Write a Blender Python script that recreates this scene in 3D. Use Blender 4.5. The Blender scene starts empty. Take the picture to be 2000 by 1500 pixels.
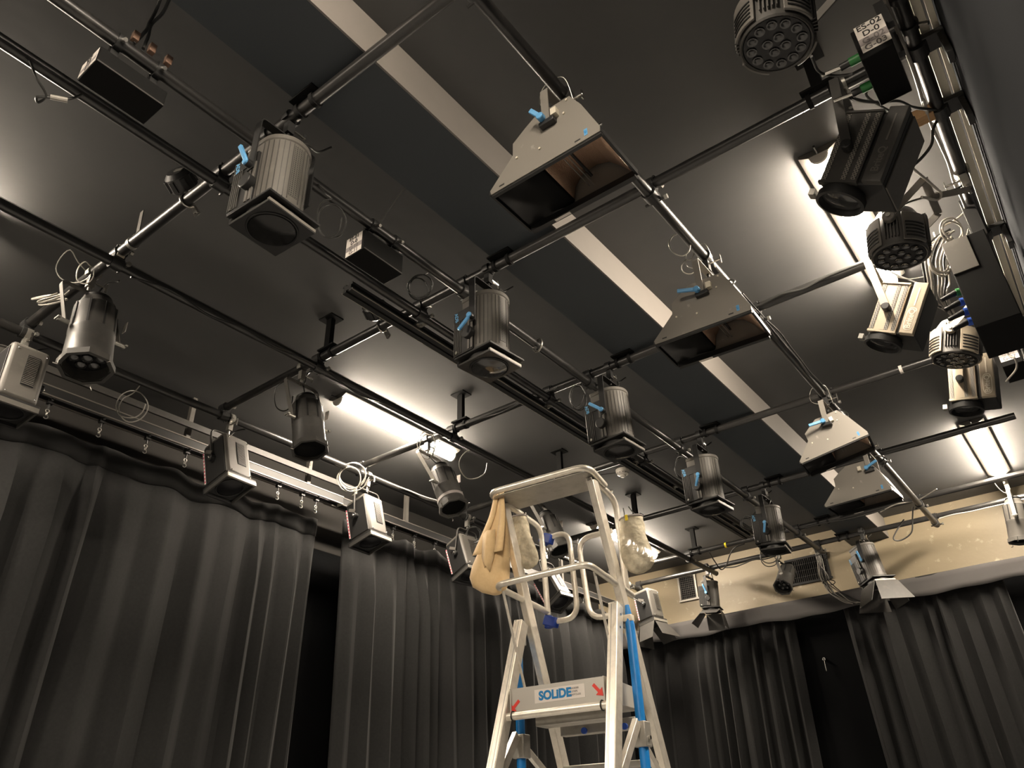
import bpy, math, random
from mathutils import Vector, Matrix
random.seed(7)
sc = bpy.context.scene
C = sc.collection
PI = math.pi

# ------------------------------------------------------------------ camera
F_PX = 1513.526
ROT = Matrix(((0.79296001, 0.33216253, 0.51076656),
              (0.60849505, -0.38938289, -0.69145842),
              (-0.03079282, 0.8590978, -0.51088431)))
CAM = Vector((0, 0, 1.6))
cd = bpy.data.cameras.new('camera'); cam = bpy.data.objects.new('camera', cd); C.objects.link(cam)
cam.matrix_world = Matrix.Translation(CAM) @ ROT.to_4x4()
cd.sensor_fit = 'HORIZONTAL'; cd.sensor_width = 36.0; cd.lens = 36.0 * F_PX / 2000.0
cd.clip_start = 0.02; cd.clip_end = 60
sc.camera = cam

# ------------------------------------------------------------------ light and exposure
LAMP_STRENGTH = 34.0
LAMP_COLOUR = (1.0, 0.86, 0.69, 1)
world = bpy.data.worlds.new('world'); sc.world = world; world.use_nodes = True
world.node_tree.nodes['Background'].inputs[0].default_value = (0, 0, 0, 1)
world.node_tree.nodes['Background'].inputs[1].default_value = 0.0
sc.view_settings.view_transform = 'Standard'
sc.view_settings.look = 'None'
sc.view_settings.gamma = 1.0
sc.view_settings.use_curve_mapping = False
sc.view_settings.exposure = 3.1
sc.cycles.max_bounces = 8
sc.cycles.sample_clamp_indirect = 6.0

# ------------------------------------------------------------------ unprojection: a pixel of the photograph to a point on a real plane
def ray(x, y):
    return ROT @ Vector((x - 1000, -(y - 750), -F_PX))
def at(x, y, z):
    d = ray(x, y); return CAM + d * ((z - CAM.z) / d.z)
def atx(x, y, X):
    d = ray(x, y); return CAM + d * (X / d.x)
def aty(x, y, Y):
    d = ray(x, y); return CAM + d * (Y / d.y)

# ------------------------------------------------------------------ materials
M = {}
def mat(name, col, rough=0.5, metal=0.0, spec=0.5, noise=None, bump=None, emit=None, sheen=0, trans=0, alpha=1.0, coat=0):
    m = bpy.data.materials.new(name); m.use_nodes = True
    nt = m.node_tree; b = nt.nodes['Principled BSDF']
    b.inputs['Base Color'].default_value = (*col, 1)
    b.inputs['Roughness'].default_value = rough
    b.inputs['Metallic'].default_value = metal
    b.inputs['Specular IOR Level'].default_value = spec
    if sheen:
        b.inputs['Sheen Weight'].default_value = sheen
        b.inputs['Sheen Roughness'].default_value = 0.4
    if trans: b.inputs['Transmission Weight'].default_value = trans
    if coat: b.inputs['Coat Weight'].default_value = coat
    if alpha < 1: b.inputs['Alpha'].default_value = alpha
    if emit:
        b.inputs['Emission Color'].default_value = emit[0]
        b.inputs['Emission Strength'].default_value = emit[1]
    tc = None
    if noise or bump:
        tc = nt.nodes.new('ShaderNodeTexCoord')
    if noise:
        # noise = (scale, other colour, low, high, stretch)
        sca, col2, lo, hi = noise[:4]
        st = noise[4] if len(noise) > 4 else (1, 1, 1)
        mp = nt.nodes.new('ShaderNodeMapping'); mp.inputs['Scale'].default_value = st
        nt.links.new(tc.outputs['Object'], mp.inputs['Vector'])
        n = nt.nodes.new('ShaderNodeTexNoise'); n.inputs['Scale'].default_value = sca
        n.inputs['Detail'].default_value = 5; n.inputs['Roughness'].default_value = 0.65
        nt.links.new(mp.outputs[0], n.inputs['Vector'])
        r = nt.nodes.new('ShaderNodeMapRange')
        r.inputs['From Min'].default_value = lo; r.inputs['From Max'].default_value = hi
        nt.links.new(n.outputs['Fac'], r.inputs['Value'])
        mx = nt.nodes.new('ShaderNodeMix'); mx.data_type = 'RGBA'
        mx.inputs['A'].default_value = (*col, 1); mx.inputs['B'].default_value = (*col2, 1)
        nt.links.new(r.outputs[0], mx.inputs['Factor'])
        nt.links.new(mx.outputs['Result'], b.inputs['Base Color'])
    if bump:
        sca, strength, dist = bump
        n2 = nt.nodes.new('ShaderNodeTexNoise'); n2.inputs['Scale'].default_value = sca
        n2.inputs['Detail'].default_value = 4
        nt.links.new(tc.outputs['Object'], n2.inputs['Vector'])
        bp = nt.nodes.new('ShaderNodeBump'); bp.inputs['Strength'].default_value = strength
        bp.inputs['Distance'].default_value = dist
        nt.links.new(n2.outputs['Fac'], bp.inputs['Height'])
        nt.links.new(bp.outputs[0], b.inputs['Normal'])
    M[name] = m
    return m

mat('ceiling_black', (0.086, 0.086, 0.087), 0.72, spec=0.25, noise=(1.3, (0.098, 0.097, 0.096), 0.35, 0.7), bump=(9, 0.12, 0.01))
mat('ceiling_band', (0.050, 0.058, 0.066), 0.6, spec=0.35, bump=(9, 0.1, 0.01))  # ceiling black made darker and bluer to carry the beam's shade
mat('strip_beige', (0.175, 0.160, 0.146), 0.6, noise=(3, (0.16, 0.147, 0.134), 0.4, 0.7))
mat('wall_dark', (0.035, 0.034, 0.033), 0.7)
mat('wall_black', (0.006, 0.0062, 0.0066), 1.0, spec=0.0)
mat('drape_black', (0.036, 0.038, 0.041), 1.0, spec=0.0)
mat('matt_black', (0.008, 0.008, 0.008), 0.8, spec=0.12)
mat('panel_tan_lit', (0.40, 0.34, 0.255), 0.5, metal=0.2)  # panel colour with the nearby batten's lamplight put into it
mat('badge_cream', (0.78, 0.73, 0.62), 0.5)
mat('wall_upper', (0.026, 0.0245, 0.023), 0.85, spec=0.15)
mat('wall_tan', (0.27, 0.222, 0.148), 0.5, noise=(9, (0.44, 0.38, 0.27), 0.60, 0.70), bump=(20, 0.15, 0.01))
mat('floor_grey', (0.46, 0.46, 0.46), 0.6, noise=(4, (0.40, 0.40, 0.40), 0.4, 0.65))
mat('curtain', (0.0150, 0.0150, 0.0152), 0.85, spec=0.12, sheen=0.06, noise=(60, (0.019, 0.019, 0.019), 0.35, 0.7))
mat('curtain_hem', (0.012, 0.012, 0.012), 0.85, spec=0.15, sheen=0.15)
mat('valance', (0.072, 0.069, 0.068), 0.85, spec=0.15, sheen=0.2, noise=(5, (0.07, 0.066, 0.064), 0.4, 0.7))
mat('pipe_black', (0.013, 0.0125, 0.012), 0.34, spec=0.6, noise=(9, (0.034, 0.032, 0.029), 0.55, 0.75), bump=(40, 0.08, 0.004))
mat('fitting_black', (0.018, 0.018, 0.018), 0.4, spec=0.5)
mat('plastic_black', (0.014, 0.014, 0.014), 0.45)
mat('lamp_black', (0.045, 0.043, 0.040), 0.48, spec=0.45, noise=(18, (0.062, 0.058, 0.052), 0.5, 0.75))
mat('lamp_dark', (0.014, 0.014, 0.014), 0.5, spec=0.4)
mat('lamp_grey', (0.105, 0.098, 0.088), 0.5, spec=0.45, noise=(12, (0.14, 0.13, 0.115), 0.55, 0.75))
mat('plate_grey', (0.215, 0.20, 0.178), 0.42, metal=0.2, noise=(22, (0.30, 0.28, 0.245), 0.66, 0.74))
mat('alu', (0.80, 0.75, 0.66), 0.36, metal=0.55, noise=(24, (0.66, 0.61, 0.53), 0.45, 0.7))
mat('alu_dull', (0.42, 0.40, 0.36), 0.45, metal=0.55, noise=(16, (0.34, 0.32, 0.28), 0.45, 0.7))
mat('alu_track', (0.17, 0.158, 0.14), 0.4, metal=0.5)
mat('steel', (0.60, 0.58, 0.54), 0.25, metal=1.0)
mat('steel_dull', (0.36, 0.35, 0.32), 0.4, metal=0.8)
mat('blue_handle', (0.10, 0.30, 0.55), 0.4)
mat('blue_pole', (0.012, 0.19, 0.55), 0.35, noise=(30, (0.02, 0.24, 0.60), 0.5, 0.8))
mat('blue_clamp', (0.015, 0.045, 0.27), 0.4)
mat('blue_text', (0.12, 0.36, 0.62), 0.5)
mat('logo_blue', (0.0, 0.19, 0.47), 0.5)
mat('red', (0.72, 0.045, 0.03), 0.5)
mat('magenta', (0.50, 0.02, 0.09), 0.5)
mat('yellow', (0.85, 0.65, 0.02), 0.5)
mat('green', (0.02, 0.16, 0.035), 0.45)
mat('plug_blue', (0.03, 0.09, 0.45), 0.4)
mat('cable_black', (0.020, 0.020, 0.019), 0.42)
mat('cable_grey', (0.30, 0.28, 0.25), 0.45)
mat('wire_steel', (0.55, 0.53, 0.48), 0.35, metal=0.8)
mat('paper', (0.72, 0.67, 0.62), 0.7)
mat('paper_grey', (0.30, 0.27, 0.26), 0.7)
mat('ink', (0.015, 0.014, 0.014), 0.6)
mat('ink_faint', (0.14, 0.125, 0.12), 0.6)
mat('white_plastic', (0.62, 0.58, 0.52), 0.45)
mat('cotton', (0.74, 0.52, 0.27), 0.85, sheen=0.2, noise=(40, (0.80, 0.58, 0.32), 0.4, 0.7), bump=(220, 0.15, 0.002))
mat('brown', (0.15, 0.085, 0.055), 0.55)
mat('wood', (0.42, 0.25, 0.12), 0.6, noise=(20, (0.30, 0.17, 0.07), 0.4, 0.7, (1, 8, 1)))
mat('lens_glass', (0.03, 0.03, 0.03), 0.10, spec=0.6, coat=0.15)
mat('lens_spot', (0.012, 0.012, 0.012), 0.18, spec=0.3)
mat('lens_dark', (0.008, 0.008, 0.009), 0.3, spec=0.25)
mat('panel_cream', (0.68, 0.63, 0.52), 0.45, metal=0.25)
mat('emitter', (0.8, 0.8, 0.8), 0.5, emit=(LAMP_COLOUR, LAMP_STRENGTH))

def dots_material(name, base, hole, scale):
    """a metal sheet punched with a regular grid of small holes (fine relief)"""
    m = bpy.data.materials.new(name); m.use_nodes = True
    nt = m.node_tree; b = nt.nodes['Principled BSDF']; b.inputs['Roughness'].default_value = 0.5
    tc = nt.nodes.new('ShaderNodeTexCoord')
    v = nt.nodes.new('ShaderNodeTexVoronoi'); v.inputs['Scale'].default_value = scale
    v.inputs['Randomness'].default_value = 0.0
    nt.links.new(tc.outputs['Object'], v.inputs['Vector'])
    r = nt.nodes.new('ShaderNodeMath'); r.operation = 'LESS_THAN'; r.inputs[1].default_value = 0.36
    nt.links.new(v.outputs['Distance'], r.inputs[0])
    mx = nt.nodes.new('ShaderNodeMix'); mx.data_type = 'RGBA'
    mx.inputs['A'].default_value = (*base, 1); mx.inputs['B'].default_value = (*hole, 1)
    nt.links.new(r.outputs[0], mx.inputs['Factor'])
    nt.links.new(mx.outputs['Result'], b.inputs['Base Color'])
    M[name] = m
dots_material('punched', (0.10, 0.095, 0.085), (0.008, 0.008, 0.008), 110)
dots_material('punched_light', (0.22, 0.205, 0.18), (0.03, 0.03, 0.03), 120)

def copper_material():
    m = bpy.data.materials.new('hammered_copper'); m.use_nodes = True
    nt = m.node_tree; b = nt.nodes['Principled BSDF']
    b.inputs['Base Color'].default_value = (0.50, 0.33, 0.23, 1); b.inputs['Metallic'].default_value = 0.35
    b.inputs['Roughness'].default_value = 0.32
    tc = nt.nodes.new('ShaderNodeTexCoord')
    v = nt.nodes.new('ShaderNodeTexVoronoi'); v.inputs['Scale'].default_value = 170
    nt.links.new(tc.outputs['Object'], v.inputs['Vector'])
    bp = nt.nodes.new('ShaderNodeBump'); bp.inputs['Strength'].default_value = 0.6; bp.inputs['Distance'].default_value = 0.003
    nt.links.new(v.outputs['Distance'], bp.inputs['Height']); nt.links.new(bp.outputs[0], b.inputs['Normal'])
    M['hammered_copper'] = m
copper_material()

def tread_material():
    """aluminium chequer plate: fine raised lozenges"""
    m = bpy.data.materials.new('chequer_plate'); m.use_nodes = True
    nt = m.node_tree; b = nt.nodes['Principled BSDF']
    b.inputs['Base Color'].default_value = (0.50, 0.475, 0.43, 1); b.inputs['Metallic'].default_value = 0.25
    b.inputs['Roughness'].default_value = 0.45
    tc = nt.nodes.new('ShaderNodeTexCoord')
    mp = nt.nodes.new('ShaderNodeMapping'); mp.inputs['Rotation'].default_value = (0, 0.78, 0)
    mp.inputs['Scale'].default_value = (45, 45, 18)
    nt.links.new(tc.outputs['Object'], mp.inputs['Vector'])
    ck = nt.nodes.new('ShaderNodeTexChecker'); ck.inputs['Scale'].default_value = 1.0
    nt.links.new(mp.outputs[0], ck.inputs['Vector'])
    bp = nt.nodes.new('ShaderNodeBump'); bp.inputs['Strength'].default_value = 0.25; bp.inputs['Distance'].default_value = 0.002
    nt.links.new(ck.outputs['Fac'], bp.inputs['Height']); nt.links.new(bp.outputs[0], b.inputs['Normal'])
    M['chequer_plate'] = m
tread_material()

def mesh_cloth_material():
    """a thin see-through net"""
    m = bpy.data.materials.new('net'); m.use_nodes = True
    nt = m.node_tree; b = nt.nodes['Principled BSDF']
    b.inputs['Base Color'].default_value = (0.62, 0.56, 0.43, 1); b.inputs['Roughness'].default_value = 0.95; b.inputs['Specular IOR Level'].default_value = 0.1
    tc = nt.nodes.new('ShaderNodeTexCoord')
    n = nt.nodes.new('ShaderNodeTexNoise'); n.inputs['Scale'].default_value = 28; n.inputs['Detail'].default_value = 3
    nt.links.new(tc.outputs['Object'], n.inputs['Vector'])
    r = nt.nodes.new('ShaderNodeMapRange'); r.inputs['From Min'].default_value = 0.35; r.inputs['From Max'].default_value = 0.65
    r.inputs['To Min'].default_value = 0.50; r.inputs['To Max'].default_value = 0.92
    n2 = nt.nodes.new('ShaderNodeTexNoise'); n2.inputs['Scale'].default_value = 24; nt.links.new(tc.outputs['Object'], n2.inputs['Vector'])
    bp = nt.nodes.new('ShaderNodeBump'); bp.inputs['Strength'].default_value = 0.8; bp.inputs['Distance'].default_value = 0.02
    nt.links.new(n2.outputs['Fac'], bp.inputs['Height']); nt.links.new(bp.outputs[0], b.inputs['Normal'])
    nt.links.new(n.outputs['Fac'], r.inputs['Value']); nt.links.new(r.outputs[0], b.inputs['Alpha'])
    M['net'] = m
mesh_cloth_material()

# ------------------------------------------------------------------ mesh builder
class MB:
    def __init__(s, mtx=None): s.v = []; s.f = []; s.m = mtx or Matrix()
    def _add(s, vs, fs):
        o = len(s.v); s.v += [s.m @ Vector(p) for p in vs]; s.f += [tuple(i + o for i in f) for f in fs]; return s
    def box(s, c, d, rot=None):
        cx, cy, cz = c; a, b, h = d[0] / 2, d[1] / 2, d[2] / 2
        vs = [Vector((x * a, y * b, z * h)) for z in (-1, 1) for y in (-1, 1) for x in (-1, 1)]
        if rot is not None: vs = [rot @ p for p in vs]
        vs = [p + Vector(c) for p in vs]
        return s._add(vs, [(0, 2, 3, 1), (4, 5, 7, 6), (0, 1, 5, 4), (2, 6, 7, 3), (0, 4, 6, 2), (1, 3, 7, 5)])
    def bar(s, p0, p1, w, t, up=(0, 0, 1)):
        """a rectangular bar from p0 to p1, w wide across, t thick along `up`"""
        p0, p1 = Vector(p0), Vector(p1); d = (p1 - p0).normalized(); u = Vector(up)
        if abs(d.dot(u)) > 0.98: u = Vector((1, 0, 0))
        sd = d.cross(u).normalized(); u = sd.cross(d)
        vs = []
        for p in (p0, p1):
            for a, b in ((-1, -1), (1, -1), (1, 1), (-1, 1)): vs.append(p + sd * a * w / 2 + u * b * t / 2)
        return s._add(vs, [(0, 1, 2, 3), (7, 6, 5, 4), (0, 4, 5, 1), (1, 5, 6, 2), (2, 6, 7, 3), (3, 7, 4, 0)])
    def tube(s, pts, r, n=8, closed=False):
        pts = [Vector(p) for p in pts]; k = len(pts); rr = r if isinstance(r, (list, tuple)) else [r] * k
        tan = []
        for i in range(k):
            a = pts[(i - 1) % k] if (closed or i) else pts[0]; b = pts[(i + 1) % k] if (closed or i < k - 1) else pts[-1]
            t = (b - a); tan.append(t.normalized() if t.length > 1e-9 else Vector((0, 0, 1)))
        u = tan[0].orthogonal().normalized(); vs = []; fs = []
        for i in range(k):
            u = (u - tan[i] * u.dot(tan[i])); u = u.normalized() if u.length > 1e-6 else tan[i].orthogonal().normalized()
            w = tan[i].cross(u)
            for j in range(n):
                a = 2 * PI * j / n; vs.append(pts[i] + (u * math.cos(a) + w * math.sin(a)) * rr[i])
        for i in range(k if closed else k - 1):
            i2 = (i + 1) % k
            for j in range(n): fs.append((i * n + j, i * n + (j + 1) % n, i2 * n + (j + 1) % n, i2 * n + j))
        if not closed: fs += [tuple(range(n - 1, -1, -1)), tuple((k - 1) * n + j for j in range(n))]
        return s._add(vs, fs)
    def cyl(s, p0, p1, r, n=16, r1=None):
        return s.tube([p0, p1], [r, r if r1 is None else r1], n)
    def lathe(s, prof, n=24, mtx=None):
        """prof = [(radius, z)] revolved about z"""
        vs = []; fs = []; k = len(prof)
        for r, z in prof:
            for j in range(n):
                a = 2 * PI * j / n; vs.append(Vector((r * math.cos(a), r * math.sin(a), z)))
        if mtx is not None: vs = [mtx @ p for p in vs]
        for i in range(k - 1):
            for j in range(n): fs.append((i * n + j, i * n + (j + 1) % n, (i + 1) * n + (j + 1) % n, (i + 1) * n + j))
        fs += [tuple(range(n - 1, -1, -1)), tuple((k - 1) * n + j for j in range(n))]
        return s._add(vs, fs)
    def prism(s, poly, h0, h1, axes='xyz'):
        """polygon in the first two named axes, extruded along the third"""
        ix = ['xyz'.index(a) for a in axes]; vs = []
        for h in (h0, h1):
            for p in poly:
                q = [0, 0, 0]; q[ix[0]] = p[0]; q[ix[1]] = p[1]; q[ix[2]] = h; vs.append(q)
        n = len(poly)
        return s._add(vs, [tuple(range(n - 1, -1, -1)), tuple(range(n, 2 * n))] + [(j, (j + 1) % n, n + (j + 1) % n, n + j) for j in range(n)])
    def sphere(s, c, r, n=10):
        prof = [(max(1e-4, r * math.sin(PI * i / n)), -r * math.cos(PI * i / n)) for i in range(n + 1)]
        return s.lathe(prof, n * 2, Matrix.Translation(Vector(c)))
    def torus(s, c, R, r, nrm=(0, 0, 1), n=24, m=8, a0=0, a1=2 * PI):
        q = Vector(nrm).to_track_quat('Z', 'Y'); full = abs(a1 - a0 - 2 * PI) < 1e-6
        k = n if full else n + 1
        pts = [Vector(c) + q @ Vector((R * math.cos(a0 + (a1 - a0) * i / n), R * math.sin(a0 + (a1 - a0) * i / n), 0)) for i in range(k)]
        return s.tube(pts, r, m, closed=full)
    def build(s, name, material, parent=None, bevel=0, label=None, smooth=True, solid=0, segs=2):
        me = bpy.data.meshes.new(name); me.from_pydata([tuple(p) for p in s.v], [], s.f); me.update()
        import bmesh
        bm = bmesh.new(); bm.from_mesh(me); bmesh.ops.recalc_face_normals(bm, faces=bm.faces); bm.to_mesh(me); bm.free()
        if smooth:
            me.polygons.foreach_set('use_smooth', [True] * len(me.polygons)); me.set_sharp_from_angle(angle=math.radians(35))
        me.materials.append(M[material])
        o = bpy.data.objects.new(name, me); C.objects.link(o)
        if parent is not None: o.parent = parent
        if bevel:
            md = o.modifiers.new('bevel', 'BEVEL'); md.width = bevel; md.segments = segs; md.limit_method = 'ANGLE'; md.angle_limit = math.radians(50)
        if solid:
            md = o.modifiers.new('solid', 'SOLIDIFY'); md.thickness = solid; md.offset = 0
        if label: o['label'] = label
        return o

def tag(o, label, cat, group=None, kind=None):
    o['label'] = label; o['category'] = cat
    if group: o['group'] = group
    if kind: o['kind'] = kind
    return o
def thing(name, label, cat, loc=(0, 0, 0), rotz=0.0, group=None):
    o = bpy.data.objects.new(name, None); o.empty_display_size = 0.05; C.objects.link(o)
    o.location = loc; o.rotation_euler = (0, 0, rotz)
    return tag(o, label, cat, group)
def struct(o):
    o['kind'] = 'structure'; return o
def spline(pts, per=8, closed=False):
    """Catmull-Rom through the points"""
    P = [Vector(p) for p in pts]; n = len(P); out = []
    rng = n if closed else n - 1
    for i in range(rng):
        p0 = P[(i - 1) % n] if (closed or i) else P[0] * 2 - P[1]
        p1 = P[i]; p2 = P[(i + 1) % n]
        p3 = P[(i + 2) % n] if (closed or i + 2 < n) else P[-1] * 2 - P[-2]
        for k in range(per):
            t = k / per
            out.append(0.5 * ((2 * p1) + (p2 - p0) * t + (2 * p0 - 5 * p1 + 4 * p2 - p3) * t * t + (3 * p1 - p0 - 3 * p2 + p3) * t ** 3))
    if not closed: out.append(P[-1])
    return out
def bent(pts, rad, n=6):
    """polyline with rounded corners"""
    P = [Vector(p) for p in pts]; out = [P[0]]
    for i in range(1, len(P) - 1):
        a = (P[i - 1] - P[i]); b = (P[i + 1] - P[i]); r = min(rad, a.length * 0.49, b.length * 0.49)
        s, e = P[i] + a.normalized() * r, P[i] + b.normalized() * r
        for k in range(n + 1):
            t = k / n; out.append(s * (1 - t) ** 2 + P[i] * 2 * t * (1 - t) + e * t * t)
    out.append(P[-1]); return out
def text(name, body, size, material, parent, mtx, depth=0.0008, bold=0.0, label=None):
    """flat lettering as a thin mesh; mtx places its centre"""
    cu = bpy.data.curves.new('lettering', 'FONT'); cu.body = body; cu.size = size
    cu.align_x = 'CENTER'; cu.align_y = 'CENTER'; cu.extrude = depth / 2; cu.offset = bold
    t = bpy.data.objects.new('lettering', cu); C.objects.link(t)
    dg = bpy.context.evaluated_depsgraph_get()
    me = bpy.data.meshes.new_from_object(t.evaluated_get(dg))
    bpy.data.objects.remove(t); bpy.data.curves.remove(cu)
    me.transform(mtx); me.materials.clear(); me.materials.append(M[material])
    o = bpy.data.objects.new(name, me); C.objects.link(o)
    if parent is not None: o.parent = parent
    if label: o['label'] = label
    return o
def frame_mtx(origin, xdir, ydir):
    x = Vector(xdir).normalized(); z = x.cross(Vector(ydir)).normalized(); y = z.cross(x)
    m = Matrix((x, y, z)).transposed().to_4x4(); m.translation = Vector(origin); return m
def RY(deg): return Matrix.Rotation(math.radians(deg), 4, 'Y')
def RZ(deg): return Matrix.Rotation(math.radians(deg), 4, 'Z')
def TR(x, y, z): return Matrix.Translation((x, y, z))

ZC, ZL, ZCEIL = 4.005, 3.95, 4.25
YB = 8.0           # back wall
XL, XR = -4.75, 0.222   # side walls
CY = [1.138, 2.322, 3.472, 4.652, 5.818, 6.985, 7.555]
X1, X2, X3, X4, XF, XE = -1.992, -2.285, -3.076, -3.955, -0.947, 0.128

# ------------------------------------------------------------------ the setting
def slab(name, c, d, material, parent=None, bevel=0):
    return MB().box(c, d).build(name, material, parent, bevel, smooth=False)
YF = -5.0
struct(slab('floor', ((XL + XR) / 2, (YF + YB) / 2, -0.05), (XR - XL + 0.4, YB - YF + 0.4, 0.1), 'floor_grey'))
wl = struct(slab('wall_left', (XL - 0.05, (YF + YB) / 2, 1.82), (0.1, YB - YF, 3.64), 'wall_black'))  # shade behind the curtains put into the lower wall's black
slab('upper_band', (XL - 0.05, (YF + YB) / 2, (3.64 + ZCEIL) / 2), (0.1, YB - YF, ZCEIL - 3.64), 'wall_upper', wl)  # lighter strip of the same wall: lamplight put into its colour
struct(slab('wall_right', (XR + 0.05, (YF + YB) / 2, ZCEIL / 2), (0.1, YB - YF, ZCEIL), 'drape_black'))
struct(slab('wall_front', ((XL + XR) / 2, YF - 0.05, ZCEIL / 2), (XR - XL, 0.1, ZCEIL), 'wall_dark'))
wb = struct(slab('wall_back', ((XL + XR) / 2, YB + 0.05, 1.77), (XR - XL, 0.1, 3.54), 'wall_black'))
slab('upper_band', ((XL + XR) / 2, YB + 0.05, (3.54 + ZCEIL) / 2), (XR - XL, 0.1, ZCEIL - 3.54), 'wall_tan', wb)
ceil = struct(slab('ceiling', ((XL + XR) / 2, (YF + YB) / 2, ZCEIL + 0.08), (XR - XL, YB - YF, 0.1), 'wall_dark'))
def panel(x0, x1, material, g=0.0025, z=ZCEIL, y0=YF, y1=YB):
    return slab('ceiling_panel', ((x0 + x1) / 2, (y0 + y1) / 2, z + 0.015), (x1 - x0 - g, y1 - y0 - g, 0.03), material, ceil)
panel(XL, -3.42, 'ceiling_black'); panel(-3.42, -1.80, 'ceiling_black'); panel(-1.80, -1.437, 'ceiling_band')
panel(-1.437, XR, 'ceiling_black')
ZBEAM = 4.046
st = slab('trim_1', (-1.615, (YF + YB) / 2, (ZBEAM + ZCEIL) / 2), (0.35, YB - YF, ZCEIL - ZBEAM), 'ceiling_band'); struct(st)
for y0_, y1_ in ((YF, 6.02), (6.025, YB)): slab('side_board', (-1.436, (y0_ + y1_) / 2, (ZBEAM + ZCEIL) / 2), (0.008, y1_ - y0_, ZCEIL - ZBEAM - 0.001), 'strip_beige', st)

# ------------------------------------------------------------------ luminous battens
def batten(x, y0, y1, label):
    t = thing('light_batten', label, 'light', (x, y0, ZCEIL), 0, 'linear light battens on the ceiling')
    L = y1 - y0
    hp = [(-0.085, -0.004), (-0.085, -0.016), (-0.045, -0.036), (0.045, -0.036), (0.085, -0.016), (0.085, -0.004)]
    MB().prism(hp, 0.0, L, 'xzy').build('housing', 'lamp_grey', t)
    prof = [(0.04 * math.cos(a), -0.036 - 0.047 * math.sin(a)) for a in [PI * i / 10 for i in range(11)]]
    MB().prism(prof, 0.012, L - 0.012, 'xzy').build('diffuser', 'emitter', t)
    for yy in (0.005, L - 0.005):
        MB().prism([(p[0] * 1.06, p[1] * 1.02) for p in prof], yy - 0.007, yy + 0.007, 'xzy').build('end_cap', 'white_plastic', t)
    MB().cyl((0, -0.05, -0.03), (0, 0.0, -0.03), 0.006, 8).build('cable_gland', 'cable_black', t)
batten(-3.63, 2.93, 4.10, 'glowing ceiling light batten behind the pipes above the left curtains')
batten(-0.345, 2.83, 4.02, 'glowing ceiling light batten beside the cluster of lamps on the right')
batten(-0.335, 6.25, 7.50, 'glowing ceiling light batten at the right near the back wall')
batten(-3.63, 6.15, 7.36, 'glowing ceiling light batten half hidden behind the right mesh bag')
batten(-3.63, -0.50, 0.73, 'ceiling light batten just past the left picture edge')
batten(-0.345, -0.60, 0.62, 'ceiling light batten above and behind the camera')
batten(-3.63, -3.95, -2.75, 'unseen light batten added for fill, far behind the camera on the left')  # added out of view to brighten the near faces of the lamps
batten(-0.345, -3.95, -2.75, 'unseen light batten added for fill, far behind the camera on the right')  # its added counterpart, also out of view and only for fill

# ------------------------------------------------------------------ pipes of the grid
PR = 0.0242
def wrap_tape(t, c, axis, material, name='tape_band', w=0.018):
    d = Vector((1, 0, 0)) if axis == 'x' else Vector((0, 1, 0)); c = Vector(c)
    MB().cyl(c - d * w / 2, c + d * w / 2, PR + 0.0018, 16).build(name, material, t)
def coupler(t, c, name='coupler'):
    """a scaffold coupler joining a cross pipe to the long pipe below it, in the cross pipe's own coordinates"""
    b = MB()
    x, y, z = c
    b.cyl((x - 0.026, 0, 0), (x + 0.026, 0, 0), PR + 0.008, 14)
    b.cyl((x, -0.026, z), (x, 0.026, z), PR + 0.008, 14)
    b.box((x, 0, z / 2), (0.05, 0.05, abs(z)))
    b.cyl((x + 0.036, -0.03, 0.012), (x + 0.036, 0.045, 0.012), 0.0065, 8)
    b.cyl((x - 0.045, 0.036, z - 0.01), (x + 0.05, 0.036, z - 0.01), 0.0065, 8)
    o = b.build(name, 'fitting_black', t)
    MB().cyl((x + 0.036, 0.034, 0.012), (x + 0.036, 0.048, 0.012), 0.0115, 6).build('nut', 'steel_dull', o)
    MB().cyl((x + 0.044, 0.036, z - 0.01), (x + 0.058, 0.036, z - 0.01), 0.0115, 6).build('nut', 'steel_dull', o)
def hanger(t, x, top, cy=0.0):
    """ceiling bracket that carries a cross pipe"""
    b = MB()
    b.box((x, cy, (top + 0.045) / 2), (0.042, 0.03, top - 0.045)); b.box((x, cy, top - 0.004), (0.11, 0.09, 0.008))
    b.box((x, cy, 0.042), (0.13, 0.05, 0.01))
    for dx in (-0.042, 0.042): b.cyl((x + dx - 0.009, cy, 0), (x + dx + 0.009, cy, 0), PR + 0.006, 14)
    b.build('hanger', 'matt_black', t)
def beam_plate(t, x):
    """short plate that fixes a cross pipe straight to the underside of the ceiling beam"""
    b = MB(); b.box((x, 0, 0.036), (0.13, 0.085, 0.009))
    for dx in (-0.042, 0.042): b.cyl((x + dx - 0.009, 0, 0), (x + dx + 0.009, 0, 0), PR + 0.006, 14)
    b.build('beam_plate', 'matt_black', t)
def cross_pipe(i, x0, x1, label, hangers=(-3.0,), couple=(X1, X2, X3, X4, XF), bands=()):
    y = CY[i]
    t = thing('scaffold_pipe', label, 'pipe', (x0, y, ZC))
    MB().cyl((0, 0, 0), (x1 - x0, 0, 0), PR, 20).build('tube', 'pipe_black', t)
    MB().cyl((-0.004, 0, 0), (0.012, 0, 0), PR + 0.0015, 16).build('end_cap', 'fitting_black', t)
    beam_plate(t, -1.745 - x0)
    for h in hangers: hanger(t, h - x0, ZCEIL - ZC)
    for c in couple: coupler(t, (c - x0, 0, ZL - ZC))
    for bx, bm in bands: wrap_tape(t, (bx - x0, 0, 0), 'x', bm)
    return t
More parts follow.
